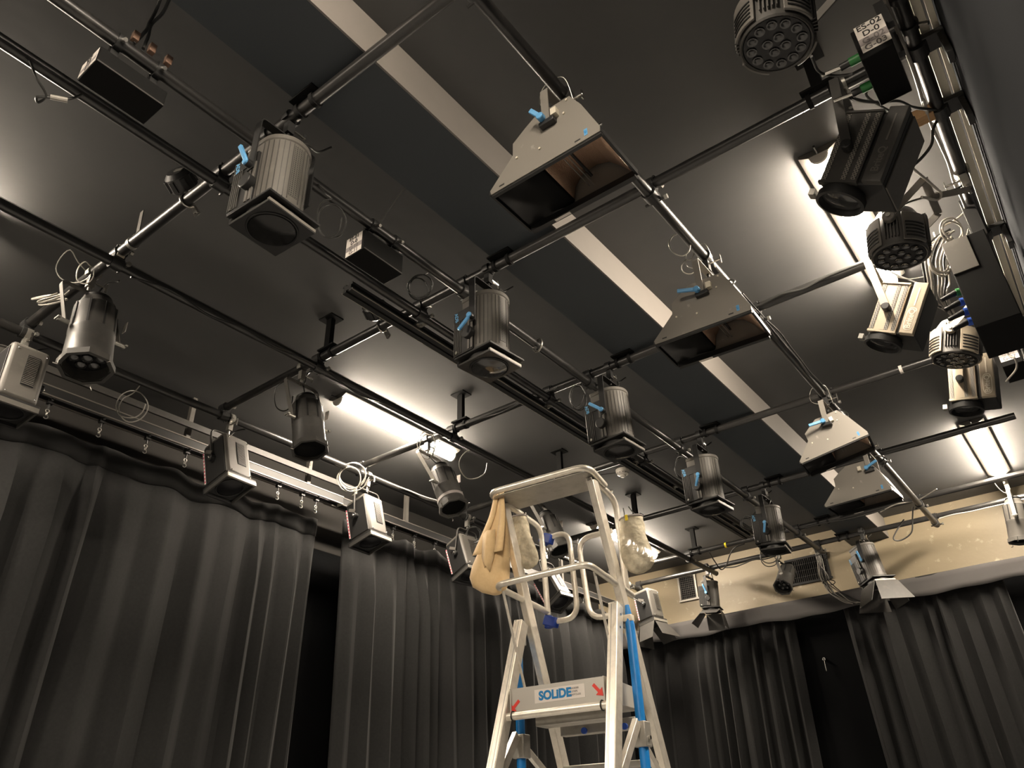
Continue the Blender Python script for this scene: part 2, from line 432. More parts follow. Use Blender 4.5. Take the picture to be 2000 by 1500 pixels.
def long_pipe(x, y0, y1, z, label, bands=()):
    t = thing('scaffold_pipe', label, 'pipe', (x, y0, z))
    MB().cyl((0, 0, 0), (0, y1 - y0, 0), PR, 20).build('tube', 'pipe_black', t)
    MB().cyl((0, y1 - y0 - 0.012, 0), (0, y1 - y0 + 0.004, 0), PR + 0.0015, 16).build('end_cap', 'fitting_black', t)
    for by, bm in bands: wrap_tape(t, (0, by - y0, 0), 'y', bm)
    return t
cross_pipe(0, -3.96, -0.93, 'black cross pipe nearest the camera, behind the biggest spotlight', hangers=())
cross_pipe(1, -3.96, 0.10, 'long black cross pipe running under the first copper flood', hangers=(-3.0, -0.21))
cross_pipe(2, -3.96, -0.30, 'black cross pipe ending at the bright aluminium profile lamp on the right')
cross_pipe(3, -3.96, -0.05, 'black cross pipe behind the ladder top with a yellow tape band', bands=((-2.72, 'yellow'), (-0.50, 'paper')))
cross_pipe(4, -3.96, -0.05, 'black cross pipe above the smallest copper flood')
cross_pipe(5, -3.96, -0.05, 'black cross pipe second from the back wall', hangers=(-3.0,), bands=((-2.68, 'yellow'),))
cross_pipe(6, -3.96, -0.05, 'black cross pipe closest to the tan back wall', hangers=(), couple=(X1, X4, XF))
long_pipe(X1, -0.6, 7.68, ZL, 'long black pipe carrying both labelled dimmer boxes over the spotlights', bands=((0.56, 'fitting_black'), (0.70, 'fitting_black')))
long_pipe(X2, -0.6, 6.80, ZL, 'long black pipe running just beside the twin rail')
long_pipe(X3, -0.6, 7.60, ZL, 'long black pipe crossing above the left row of par cans')
long_pipe(X4, 0.6, 7.62, ZL, 'long black pipe carrying the box lamps above the left curtain')
long_pipe(XF, 1.12, 7.62, ZL, 'long black pipe carrying the four copper floods')
long_pipe(XE, -0.6, 7.62, ZL, 'long black pipe at far right carrying boxes and cables')

def twin_rail():
    """aluminium curtain rail painted black with slots, hung under the cross pipes"""
    p0, p1 = Vector((-2.395, 1.93, 3.945)), Vector((-2.36, 6.72, 3.945))
    t = thing('twin_rail', 'slim black slotted twin rail running down the middle of the grid', 'rail', p0)
    d = p1 - p0
    for dx, dz in ((-0.022, 0.016), (0.022, 0.016), (-0.022, -0.018), (0.022, -0.018)):
        MB().bar(Vector((dx, 0, dz)), d + Vector((dx, 0, dz)), 0.026, 0.012).build('flange', 'fitting_black', t, 0.001)
    MB().bar((0, 0, 0), d, 0.05, 0.026).build('web', 'fitting_black', t)
    for dx in (-0.036, 0.036): MB().bar(Vector((dx, 0, -0.022)), d + Vector((dx, 0, -0.022)), 0.004, 0.007).build('edge_highlight', 'alu_dull', t)  # pale bars stand in for highlight lines along the rail
    for yy in (0.45, 1.0, 1.6, 2.1, 2.7, 3.3, 3.9, 4.4):
        b = MB(); b.box((0.05, yy, 0.0), (0.07, 0.04, 0.012)); b.cyl((0.062, yy, 0.02), (0.062, yy, -0.02), 0.008, 8)
        b.build('rail_clip', 'steel_dull', t)
twin_rail()
kn = [o for o in C.objects if o.name.startswith('scaffold_pipe') and o.location.x == o.location.x and abs(o.location.x - X1) < 0.001][0]
MB().torus((0.012, 2.93 + 0.6, -0.012), PR + 0.012, 0.006, (0.3, 1, 0), 20, 8).build('clamp_ring', 'steel_dull', kn)
MB().cyl((0.012, 2.93 + 0.57, -0.04), (0.03, 2.93 + 0.55, -0.06), 0.009, 10).build('clamp_screw', 'steel', kn)

# ------------------------------------------------------------------ shared lamp hardware
def hook_clamp(t, axis='x', side=1, material='fitting_black'):
    """hook clamp around a pipe whose centre is the thing's origin"""
    b = MB()
    prof = []
    for i in range(15):
        a = math.radians(-60 + 270 * i / 14); prof.append((PR * 1.02 * math.cos(a), PR * 1.02 * math.sin(a)))
    for i in range(14, -1, -1):
        a = math.radians(-60 + 270 * i / 14); prof.append(((PR + 0.009) * math.cos(a), (PR + 0.009) * math.sin(a)))
    prof = [(p[0] * side, p[1]) for p in prof]
    ax = 'yzx' if axis == 'x' else 'xzy'
    b.prism(prof, -0.016, 0.016, ax)
    b.box((0, 0, -0.055), (0.03, 0.03, 0.055))
    b.cyl((0, 0, -0.08), (0, 0, -0.125), 0.007, 10)
    o = b.build('hook_clamp', material, t)
    w = MB()
    d = Vector((0, side, 0)) if axis == 'x' else Vector((side, 0, 0))
    p = Vector((0, 0, -0.045))
    w.cyl(p, p + d * 0.075, 0.0055, 8); w.bar(p + d * 0.072 + Vector((0, 0, -0.022)), p + d * 0.072 + Vector((0, 0, 0.022)), 0.012, 0.004)
    w.build('wing_bolt', 'steel', o)
    return o
def part_cable(t, pts, r=0.0045, material='cable_black', name='power_cable', per=8):
    return MB().tube(spline(pts, per), r, 8).build(name, material, t)
def loops(c, R, n, nrm, wob=0.15, seed=1, squash=1.0):
    """points of a loosely coiled cable"""
    rnd = random.Random(seed); q = Vector(nrm).to_track_quat('Z', 'Y'); pts = []
    dr = [Vector((rnd.uniform(-1, 1), rnd.uniform(-1, 1), 0)) * R * 0.32 for _ in range(n + 2)]
    for i in range(n * 10 + 1):
        q_ = i / 10; k0 = int(q_); off_ = dr[k0] * (1 - q_ + k0) + dr[k0 + 1] * (q_ - k0) if n > 1 else Vector()
        a = 2 * PI * i / 10; k = R * (1 + wob * math.sin(i * 0.7 + seed) * 0.6 + rnd.uniform(-wob, wob) * 0.25)
        pts.append(Vector(c) + q @ (off_ + Vector((k * math.cos(a), k * math.sin(a) * squash, 0.006 * math.sin(i * 0.37 + seed) + i * 0.0009))))
    return pts
def arc(r, a0, a1, n):
    return [(r * math.cos(math.radians(a0 + (a1 - a0) * i / n)), r * math.sin(math.radians(a0 + (a1 - a0) * i / n))) for i in range(n + 1)]

# ------------------------------------------------------------------ theatre spotlights with blue levers
def spot(loc, label, tilt=0, yaw=0, lever=110, hang=0.35, doors=None, scale=1.0, axis='x', yoke_yaw=0, lettering=True, body_mat='lamp_grey'):
    t = thing('spotlight', label, 'spotlight', loc, math.radians(yoke_yaw), 'theatre spotlights with blue levers')
    s = scale
    hook_clamp(t, axis)
    y0, zp = 0.122 * s, -hang
    yk = bent([(0, -y0, zp - 0.02), (0, -y0, -0.112), (0, y0, -0.112), (0, y0, zp - 0.02)], 0.02, 3)
    yb = MB()
    for a, b in zip(yk[:-1], yk[1:]): yb.bar(a, b, 0.034 * s, 0.005, (0, 1, 0) if abs((b - a).z) > abs((b - a).y) else (0, 0, 1))
    yoke = yb.build('yoke', 'lamp_dark', t)
    m = TR(0, 0, zp) @ RY(tilt) @ RZ(yaw) @ Matrix.Scale(s, 4)
    P = lambda: MB(m)
    prof = arc(0.092, -90, 90, 20) + [(-0.085, 0.092), (-0.085, -0.092)]
    body = P().prism(prof, -0.155, 0.14, 'xyz').build('body', body_mat, t)
    cap = [(x * 1.05, y * 1.05) for x, y in prof]
    P().prism(cap, 0.135, 0.160, 'xyz').build('rear_cap', body_mat, t, 0.006)
    cap2 = [(x * 1.03, y * 1.03) for x, y in prof]
    P().prism(cap2, -0.163, -0.148, 'xyz').build('front_collar', 'lamp_black', t)
    for a0, a1 in ((-14, 8), (42, 58)):
        o_ = arc(0.0932, a0, a1, 5); i_ = arc(0.0905, a1, a0, 5)
        P().prism(o_ + i_, -0.115, 0.125, 'xyz').build('vent_strip', 'punched', body)
    for a in (-86, -74, -62, -50, -38, -27, -17, 12, 24, 36):
        ca, sa = math.cos(math.radians(a)), math.sin(math.radians(a))
        P().box((0.0925 * ca, 0.0925 * sa, 0), (0.003, 0.003, 0.262), RZ(a).to_3x3()).build('rib', 'lamp_black', body)
    ch = P().box((-0.068, 0, -0.030), (0.125, 0.206, 0.245)).build('base_channel', 'lamp_dark', t, 0.004)
    for k in range(5): P().box((-0.122 + 0.011 * k, -0.1045, -0.055), (0.004, 0.004, 0.18)).build('fin', 'lamp_black', ch)
    for k in range(2): P().box((-0.030 + 0.020 * k, -0.1045, -0.055), (0.012, 0.004, 0.18)).build('fin', body_mat, ch)
    P().cyl((-0.105, -0.103, -0.135), (-0.105, -0.1085, -0.135), 0.008, 14).build('rivet', 'steel', ch)
    P().box((-0.070, -0.1048, 0.060), (0.115, 0.004, 0.055)).build('name_band', 'plastic_black', ch, 0.001)
    if lettering:
        mt = m @ frame_mtx((-0.108, -0.1075, 0.058), (0.16, 0, -1), (1, 0, 0.16))
        text('brand_lettering', 'ADB', 0.027, 'blue_text', ch, mt, bold=0.0004)
    # focus knob and tilt lever on the side facing the room's near end
    b = P(); b.cyl((-0.022, -0.10, -0.065), (-0.022, -0.130, -0.065), 0.030, 20); b.build('focus_knob', 'plastic_black', t, 0.003)
    kb = MB(TR(0, 0, zp)); kb.cyl((0, -y0 - 0.002, 0), (0, -y0 - 0.022, 0), 0.015, 14)
    kb.build('pivot_boss', 'plastic_black', t)
    la = math.radians(lever); d = Vector((math.cos(la), -0.25, math.sin(la))); p0 = Vector((0, -y0 - 0.018, zp))
    lv = MB(); lv.bar(p0 - d * 0.012, p0 + d * 0.085, 0.017, 0.012, (0, 1, 0)); lv.cyl(p0 + Vector((0, 0.008, 0)), p0 + Vector((0, -0.012, 0)), 0.0135, 12)
    lv.build('tilt_lever', 'blue_handle', t, 0.003)
    # square front plate, a second smaller plate below it, and colour frame runners between them
    h = 0.112
    P().box((0, 0, -0.170), (2 * h, 2 * h, 0.010)).build('front_plate', 'lamp_dark', t, 0.002)
    h2 = h - 0.010
    P().box((0, 0, -0.208), (2 * h2, 2 * h2, 0.006)).build('mask_plate', 'plastic_black', t, 0.001)
    P().box((h2 - 0.004, 0, -0.200), (0.010, 2 * h2, 0.012)).build('colour_frame_runner', 'plate_grey', t)  # paler than the other runners: lit-side highlight put into its colour
    P().box((-h2 + 0.004, 0, -0.195), (0.010, 2 * h2, 0.022)).build('colour_frame_runner', 'lamp_dark', t)
    for k in (-1, 1): P().box((0, k * (h2 - 0.003), -0.203), (2 * h2, 0.006, 0.006)).build('colour_frame_runner', 'lamp_black', t)
    P().lathe([(h2 * 0.94, -0.206), (h2 * 0.94, -0.176), (h2 * 0.86, -0.176), (h2 * 0.86, -0.206)], 24).build('snout_wall', 'plastic_black', t)
    P().torus((0, 0, -0.212), 0.086, 0.004, n=32).build('lens_ring', 'lamp_dark', t)
    P().lathe([(0.084, -0.209), (0.079, -0.216), (0.056, -0.223), (0.028, -0.227), (0.001, -0.228)], 32).build('lens', 'lens_glass' if 'reflection' in label else 'lens_spot', t)
    if doors:
        for nm, ang in doors.items():
            w0, w1, L = h * 0.96, h * 1.45 if nm in ('px', 'mx') else h * 0.9, 0.19
            q = {'px': RZ(0), 'py': RZ(90), 'mx': RZ(180), 'my': RZ(270)}[nm]
            mm = m @ q @ TR(h, 0, -0.212) @ RY(ang)
            MB(mm).prism([(0, -w0), (0, w0), (-0, w0)][:2] + [(L, w1), (L, -w1)], -0.0012, 0.0012, 'xyz').build('barn_door', 'lamp_black', t)
        P().torus((0, 0, -0.212), 0.098, 0.005, n=32).build('barn_door_ring', 'lamp_dark', t)
    # loop of cable from the cap to the pipe
    part_cable(t, [m @ Vector((-0.02, 0.03, 0.158)), (0.02, 0.05, -0.12), (0.0, 0.09, -0.06), (-0.03, 0.16, -0.02), (0, 0.2, 0.02)])
    return t
sx = -1.845
spot((sx, CY[0], ZC), 'big spotlight with blue lever nearest the camera, top left', 0, 3, 108, hang=0.345)
spot((sx + 0.01, CY[1], ZC), 'spotlight with pale reflection in its lens, second from the camera', 1, -5, 235, hang=0.345)
spot((sx - 0.005, CY[2], ZC), 'spotlight just right of the ladder top, third in the row', -2, -3, 140, hang=0.345)
spot((sx + 0.01, CY[3], ZC), 'spotlight fourth in the row, its blue lever pointing down', 0, -4, 258, hang=0.345)
spot((sx, CY[4], ZC), 'farthest spotlight of the middle row, above the small round par can', 2, 8, 262, hang=0.345, scale=0.95)
spot((-1.56, 7.49, ZC), 'spotlight with open barn doors against the tan wall at right', -8, -28, 100, hang=0.30, doors={'px': 74, 'mx': 66, 'py': 80, 'my': 60}, scale=1.02, yoke_yaw=-14)
spot((-3.12, 7.49, ZC), 'small spotlight with barn doors in front of the square wall vent', 4, 12, 100, hang=0.29, doors={'px': 78, 'mx': 50, 'py': 78, 'my': 20}, scale=0.82, lettering=False, body_mat='lamp_grey')

# ------------------------------------------------------------------ copper floods on the pipe at x = XF
def flood(y, label, tilt=0, yaw=0, lever=150, dx=0.0, dz=0.0, k=1.0, lev_len=0.085):
    t = thing('asymmetric_flood', label, 'floodlight', (XF, y, ZL), 0, 'wide grey floods with copper reflectors')
    hook_clamp(t, 'y')
    m = TR(dx, 0, -0.30 + dz) @ RZ(yaw) @ RY(tilt) @ TR(0, 0, 0.30) @ TR(0, 0, -0.30) @ Matrix.Scale(k, 4) @ TR(0, 0, 0.30)
    P = lambda: MB(m)
    prof = [(0.086, -0.182), (0.127, -0.255), (0.185, -0.401), (0.183, -0.423), (-0.257, -0.424), (-0.261, -0.405), (-0.158, -0.30), (-0.156, -0.245), (-0.10, -0.205), (-0.06, -0.181)]
    hw = 0.12
    for sgn in (-1, 1):
        sp = P().prism(prof, sgn * hw - 0.0015, sgn * hw + 0.0015, 'xzy').build('side_plate', 'plate_grey', t)
        for px, pz in ((-0.14, -0.325), (0.06, -0.25), (-0.045, -0.345), (0.075, -0.195)):
            P().cyl((px, sgn * (hw + 0.001), pz), (px, sgn * (hw + 0.006), pz), 0.0045, 8).build('screw', 'panel_cream', sp)  # cream colour stands in for the bright glint of metal screws
        for px in (-0.21, 0.10): P().box((px, sgn * (hw + 0.0016), -0.408), (0.022, 0.001, 0.006)).build('slot', 'plastic_black', sp)
        if sgn < 0:
            P().box((0.133, -hw - 0.002, -0.392), (0.013, 0.001, 0.028)).build('sticker', 'blue_handle', sp)
            text('sticker_mark', '47', 0.014, 'logo_blue', sp, m @ frame_mtx((0.133, -hw - 0.0028, -0.392), (0, 0, 1), (-1, 0, 0)))
            b = P(); b.box((0.03, -hw - 0.012, -0.232), (0.022, 0.022, 0.03)); b.build('bracket', 'panel_cream', sp)
    def sheet(name, pts, w, material, th=0.002, parent=t):
        v = []; f = []
        for (x, z) in pts: v += [(x, -w, z), (x, w, z)]
        for i in range(len(pts) - 1): f.append((2 * i, 2 * i + 1, 2 * i + 3, 2 * i + 2))
        b = P(); b._add(v, f); return b.build(name, material, parent, solid=th)
    sheet('top_shell', [(-0.156, -0.247), (-0.10, -0.207), (-0.06, -0.183), (0.085, -0.184)], hw, 'punched_light')
    sheet('back_shell', [(0.086, -0.184), (0.126, -0.257), (0.184, -0.402)], hw, 'plate_grey')
    sheet('visor', [(-0.156, -0.247), (-0.157, -0.30), (-0.258, -0.406)], hw, 'lamp_dark')
    sheet('reflector', [(-0.065, -0.385), (-0.055, -0.335), (-0.02, -0.295), (0.04, -0.285), (0.09, -0.305), (0.13, -0.35), (0.17, -0.41)], hw - 0.01, 'hammered_copper')
    sheet('black_baffle', [(-0.066, -0.385), (-0.07, -0.40), (-0.25, -0.413)], hw - 0.004, 'matt_black')
    P().box((-0.118, hw - 0.008, -0.4385), (0.065, 0.012, 0.001)).build('white_sticker', 'paper', t)
    P().cyl((0.02, -0.10, -0.335), (0.02, 0.10, -0.335), 0.006, 10).build('lamp_tube', 'lens_glass', t)
    for zz, xx in ((-0.362, 0.0), (-0.366, 0.018)): P().cyl((xx, -0.115, zz), (xx, 0.115, zz), 0.0018, 6).build('guard_wire', 'steel_dull', t)
    for sgn in (-1, 1):
        P().box((-0.035, sgn * (hw - 0.008), -0.425), (0.44, 0.012, 0.014) if sgn < 0 else (0.43, 0.02, 0.026)).build('bottom_rail', 'lamp_dark', t)
    P().box((0.182, 0, -0.412), (0.008, 2 * hw, 0.022)).build('end_rail', 'lamp_dark', t)
    P().box((-0.262, 0, -0.414), (0.008, 2 * hw, 0.016)).build('end_rail', 'lamp_dark', t)
    # yoke: flat strap over the top, outside both plates
    y0 = hw + 0.022
    yk = bent([(0, -y0, -0.262 + dz), (0, -y0, -0.10), (0, y0, -0.10), (0, y0, -0.262 + dz)], 0.012, 2)
    b = MB()
    for p, q in zip(yk[:-1], yk[1:]): b.bar(p, q, 0.03, 0.004, (0, 1, 0) if abs((q - p).z) > abs((q - p).y) else (0, 0, 1))
    b.build('yoke', 'plate_grey', t)
    MB().box((0.0, -hw - 0.012, -0.262 + dz), (0.06, 0.026, 0.02)).build('pivot_block', 'plastic_black', t, 0.003)
    la = math.radians(lever); d = Vector((math.cos(la), -0.3, math.sin(la))).normalized(); p0 = Vector((-0.012, -y0 - 0.014, -0.245 + dz))
    b = MB(); b.bar(p0, p0 + d * lev_len, 0.018, 0.011, (0, 1, 0)); b.cyl(p0 + Vector((0, 0.012, 0)), p0 - Vector((0, 0.01, 0)), 0.014, 12)
    b.build('tilt_lever', 'blue_handle', t, 0.003)
    part_cable(t, [(0.05, 0.05, -0.19), (0.09, 0.08, -0.14), (0.04, 0.16, -0.06), (0.0, 0.22, -0.028)])
    part_cable(t, [(0.02, -0.02, -0.09), (-0.07, -0.05, -0.05), (-0.05, -0.06, 0.03), (0.03, -0.05, 0.03), (0.04, 0.0, -0.08)], 0.0016, 'wire_steel', 'safety_wire')
    return t
wrap_tape(C.objects['scaffold_pipe'], (3.01, 0, 0), 'x', 'green', w=0.02)
flood(1.670, 'largest grey flood showing its hammered copper reflector, top centre', 0, 0, 128, lev_len=0.052)
flood(2.845, 'dark grey flood with copper reflector, second along its pipe', 1, 2, 170, dz=-0.03)
flood(4.545, 'grey flood showing its punched top, third along its pipe', -11, 6, 190, k=0.92)
flood(5.425, 'small grey flood farthest along its pipe, near the back wall', 0, -4, 15, dx=-0.08)

# ------------------------------------------------------------------ box lamps along the left curtain
def box_lamp(y, label, tilt=18, yaw=0, z=-0.325, dx=0.05, strip=True, doors=None):
    t = thing('box_lamp', label, 'stage lamp', (X4, y, ZL), 0, 'square box lamps above the left curtain')
    hook_clamp(t, 'y', 1, 'steel_dull')
    m = TR(dx, 0, z) @ RZ(yaw) @ RY(-tilt)
    P = lambda: MB(m)
    body = P().box((0, 0, 0.0), (0.19, 0.185, 0.31)).build('body', 'lamp_grey', t, 0.022, segs=3)
    g = P().box((0.0955, 0.02, 0.015), (0.004, 0.06, 0.17)).build('vent_grille', 'lamp_dark', body)
    for i in range(17): P().box((0.0985, 0.02, -0.062 + i * 0.0096), (0.003, 0.056, 0.004)).build('slat', 'lamp_grey', g)
    P().box((0.0, -0.0945, -0.01), (0.165, 0.005, 0.27)).build('side_panel', 'lamp_dark', body, 0.003)
    for zz in (-0.13, 0.12):
        for yy in (-0.06, 0.075): P().sphere((0.096, yy, zz), 0.0045, 6).build('screw', 'steel', body)
    fr = P().box((0, 0, -0.168), (0.215, 0.205, 0.014)).build('front_frame', 'lamp_dark', t, 0.002)
    P().box((0.102, 0, -0.186), (0.012, 0.205, 0.026)).build('colour_frame_runner', 'alu_dull' if strip else 'lamp_grey', t, 0.001)  # pale runner carries the brightness of the lit side in its colour
    P().box((-0.102, 0, -0.186), (0.012, 0.205, 0.026)).build('colour_frame_runner', 'lamp_dark', t, 0.001)
    for k in (-1, 1): P().box((0, k * 0.0975, -0.186), (0.205, 0.01, 0.026)).build('colour_frame_runner', 'lamp_black', t, 0.001)
    P().box((0, 0, -0.178), (0.19, 0.185, 0.004)).build('mask_plate', 'plastic_black', t)
    P().torus((0, 0, -0.182), 0.078, 0.005, n=28).build('lens_ring', 'lamp_dark', t)
    P().lathe([(0.076, -0.180), (0.06, -0.188), (0.03, -0.194), (0.001, -0.197)], 28).build('lens', 'lens_dark', t)
    if strip:
        s_ = P().box((-0.088, -0.0978, -0.02), (0.012, 0.001, 0.23)).build('label_strip', 'paper', t)
        for i in range(9): P().box((-0.088, -0.0985, -0.12 + i * 0.026), (0.008, 0.001, 0.014)).build('print_mark', 'magenta', s_)
    if doors:
        for k, ang in enumerate(doors):
            MB(m @ RZ(90 * k) @ TR(0.10, 0, -0.20) @ RY(ang)).prism([(0, -0.095), (0, 0.095), (0.19, 0.15 if k % 2 == 0 else 0.085), (0.19, -0.15 if k % 2 == 0 else -0.085)], -0.0012, 0.0012, 'xyz').build('barn_door', 'lamp_black', t)
    # round bar yoke with knobs
    y0 = 0.118
    piv = m @ Vector((0, 0, 0.0))
    yk = bent([(piv.x, -y0, piv.z), (0.0, -y0, -0.115), (0.0, y0, -0.115), (piv.x, y0, piv.z)], 0.04, 5)
    MB().tube(yk, 0.0062, 10).build('yoke', 'lamp_black', t)
    for sgn in (-1, 1):
        b = MB(); b.cyl((piv.x, sgn * 0.094, piv.z), (piv.x, sgn * 0.128, piv.z), 0.021, 18); b.build('tilt_knob', 'plastic_black', t, 0.003)
        MB().sphere((piv.x, sgn * 0.129, piv.z), 0.009, 8).build('knob_bolt', 'steel', t)
    b = MB(); b.bar((piv.x + 0.01, -0.124, piv.z + 0.03), (piv.x - 0.05, -0.126, piv.z + 0.05), 0.022, 0.004, (0, 1, 0)); b.build('index_plate', 'lamp_grey', t)
    part_cable(t, [m @ Vector((0, 0.02, 0.15)), (-0.02, 0.03, -0.10), (-0.05, 0.09, -0.03), (-0.02, 0.16, 0.0)])
    return t
box_lamp(1.15, 'box lamp cut off by the left picture edge', 4, 0, z=-0.30, dx=0.06, strip=False)
box_lamp(2.375, 'grey box lamp hanging in front of the nearest left curtain', 19, 4)
box_lamp(3.54, 'brightly lit box lamp hanging beside the gap between the left curtains', 15, 3, z=-0.345, dx=0.02)
box_lamp(4.66, 'box lamp with a magenta label strip left of the cotton bag', 20, -8, z=-0.325, dx=-0.03)
box_lamp(5.78, 'box lamp seen through the ladder guard rail', 30, -6, z=-0.36, dx=0.05)
box_lamp(7.30, 'bright box lamp with barn doors right behind the top of the blue ladder pole', 8, -10, z=-0.27, dx=0.22, doors=(62, 50, 70, 66))

# ------------------------------------------------------------------ par cans along the pipe row at x = -3.28
def par_can(loc, label, tilt=12, yaw=0, z=-0.34, dx=0.05, n_lens=0, k=1.0, axis='x', yoke_yaw=0, material='lamp_black', tape=False, tilt_x=0, dy=0.0, flange=0.109):
    t = thing('par_can', label, 'stage lamp', loc, math.radians(yoke_yaw), 'round par cans')
    hook_clamp(t, axis, 1, 'steel_dull')
    m = TR(dx, dy, z) @ RZ(yaw) @ RY(-tilt) @ Matrix.Rotation(math.radians(tilt_x), 4, 'X') @ Matrix.Diagonal((k * 0.95, k * 0.95, k * 1.12, 1))
    P = lambda: MB(m)
    can = P().lathe([(0.001, 0.185), (0.055, 0.182), (0.068, 0.172), (0.072, 0.15), (0.088, 0.135), (0.091, 0.02), (0.093, 0.018), (0.093, 0.004), (0.091, 0.0), (0.096, -0.11), (0.1, -0.112), (0.1, -0.135), (0.088, -0.135), (0.085, -0.02), (0.001, -0.015)], 32).build('can', material, t)
    P().lathe([(0.058, 0.176), (0.062, 0.19), (0.04, 0.205), (0.001, 0.206)], 24).build('rear_cap', 'lamp_dark', can)
    for a in range(0, 360, 40):
        ca, sa = math.cos(math.radians(a)), math.sin(math.radians(a))
        P().box((0.0915 * ca, 0.0915 * sa, 0.075), (0.003, 0.008, 0.115), RZ(a).to_3x3()).build('seam_rib', 'lamp_dark', can)
    # octagonal colour-frame holder
    ring = []
    o8 = [(flange * math.cos(PI / 8 + i * PI / 4), flange * math.sin(PI / 8 + i * PI / 4)) for i in range(8)]
    b = P()
    v = []; f = []
    for zz in (-0.118, -0.142):
        for x, y in o8: v.append((x, y, zz))
        for j in range(8): a = PI / 8 + j * PI / 4; v.append((0.094 * math.cos(a), 0.094 * math.sin(a), zz))
    for j in range(8):
        j2 = (j + 1) % 8
        f += [(j, j2, 8 + j2, 8 + j), (16 + j, 16 + j2, 24 + j2, 24 + j), (j, j2, 16 + j2, 16 + j), (8 + j, 8 + j2, 24 + j2, 24 + j)]
    b._add(v, f); b.build('gel_holder', material, t)
    for a in (20, 140, 260):
        ca, sa = math.cos(math.radians(a)), math.sin(math.radians(a))
        P().tube(bent([(0.103 * ca, 0.103 * sa, -0.118), (0.103 * ca, 0.103 * sa, -0.155), (0.122 * ca, 0.122 * sa, -0.155)], 0.004, 2), 0.0024, 6).build('spring_clip', 'steel', t)
    if n_lens:
        fc = P().lathe([(0.09, -0.085), (0.088, -0.09), (0.001, -0.09)], 28).build('lens_plate', 'lens_dark', t)
        spots = [(0, 0)] + [(0.052 * math.cos(i * PI / 3), 0.052 * math.sin(i * PI / 3)) for i in range(6)]
        for x, y in spots[:n_lens]: P().lathe([(0.024, -0.088), (0.022, -0.098), (0.013, -0.105), (0.001, -0.107)], 16, TR(x, y, 0)).build('lens', 'lens_glass', fc)
    else:
        P().lathe([(0.086, -0.045), (0.07, -0.06), (0.04, -0.07), (0.001, -0.073)], 28).build('lens', 'matt_black', t)
        P().lathe([(0.0885, -0.125), (0.0865, -0.03), (0.085, -0.03), (0.087, -0.125)], 28).build('inner_sleeve', 'matt_black', t)
    y0 = 0.112 * k
    piv = m @ Vector((0, 0, 0.03))
    yk = bent([(piv.x, piv.y - y0, piv.z), (0.0, -y0, -0.112), (0.0, y0, -0.112), (piv.x, piv.y + y0, piv.z)], 0.03, 4)
    b = MB()
    for p, q in zip(yk[:-1], yk[1:]): b.bar(p, q, 0.026, 0.004, (0, 1, 0) if abs((q - p).z) > abs((q - p).y) else (0, 0, 1))
    b.build('yoke', 'alu_dull' if material == 'lamp_grey' or tape else 'lamp_grey', t)
    for sgn in (-1, 1):
        b = MB(); b.cyl((piv.x, piv.y + sgn * (y0 - 0.02), piv.z), (piv.x, piv.y + sgn * (y0 + 0.03), piv.z), 0.011, 12); b.bar((piv.x - 0.02, piv.y + sgn * (y0 + 0.03), piv.z), (piv.x + 0.02, piv.y + sgn * (y0 + 0.03), piv.z), 0.012, 0.008)
        b.build('wing_knob', 'steel_dull', t)
    # bracket strip with a paper tag
    MB().box((piv.x + 0.012, piv.y + y0 + 0.004, piv.z + 0.09), (0.03, 0.003, 0.055)).build('paper_tag', 'paper', t)
    if tape:
        P().lathe([(0.0955, -0.065), (0.0965, -0.065), (0.0975, -0.085), (0.0965, -0.085)], 28).build('tape_band', 'paper_grey', t)
    part_cable(t, [m @ Vector((0, 0, 0.2)), (0.0, 0.02, -0.12), (-0.05, 0.06, -0.06), (-0.08, 0.1, 0.04), (-0.05, 0.14, 0.06), (0.0, 0.12, 0.03)])
    return t
par_can((-3.30, CY[0], ZC), 'large par can with a cluster of seven lenses, far left', 12, 0, dx=0.06, n_lens=7, z=-0.375, k=1.12, dy=0.05, flange=0.110)
par_can((-3.21, CY[1], ZC), 'dark par can hanging left of the glowing left batten', 14, 0, z=-0.385, dx=0.04, k=1.0, dy=0.055)
par_can((-3.30, CY[2], ZC), 'par can with a grey tape band at the end of the glowing left batten', 22, 0, z=-0.385, dx=0.12, tape=True, k=0.97, dy=0.075)
par_can((-3.25, CY[3], ZC), 'par can seen between the ladder guard rail and its half gate', 22, 0, z=-0.385, dx=0.10, k=0.95, dy=0.08)
par_can((-2.37, 7.50, ZC), 'small black par can with seven lenses before the dark wall vent', -6, 0, z=-0.28, dx=0.02, n_lens=7, k=0.90, tilt_x=-42, flange=0.106)
par_can((-0.30, 7.05, ZC), 'upright silver-grey par can at the right picture edge by the back wall', -8, 0, z=-0.36, dx=-0.02, k=0.95, material='lamp_grey')

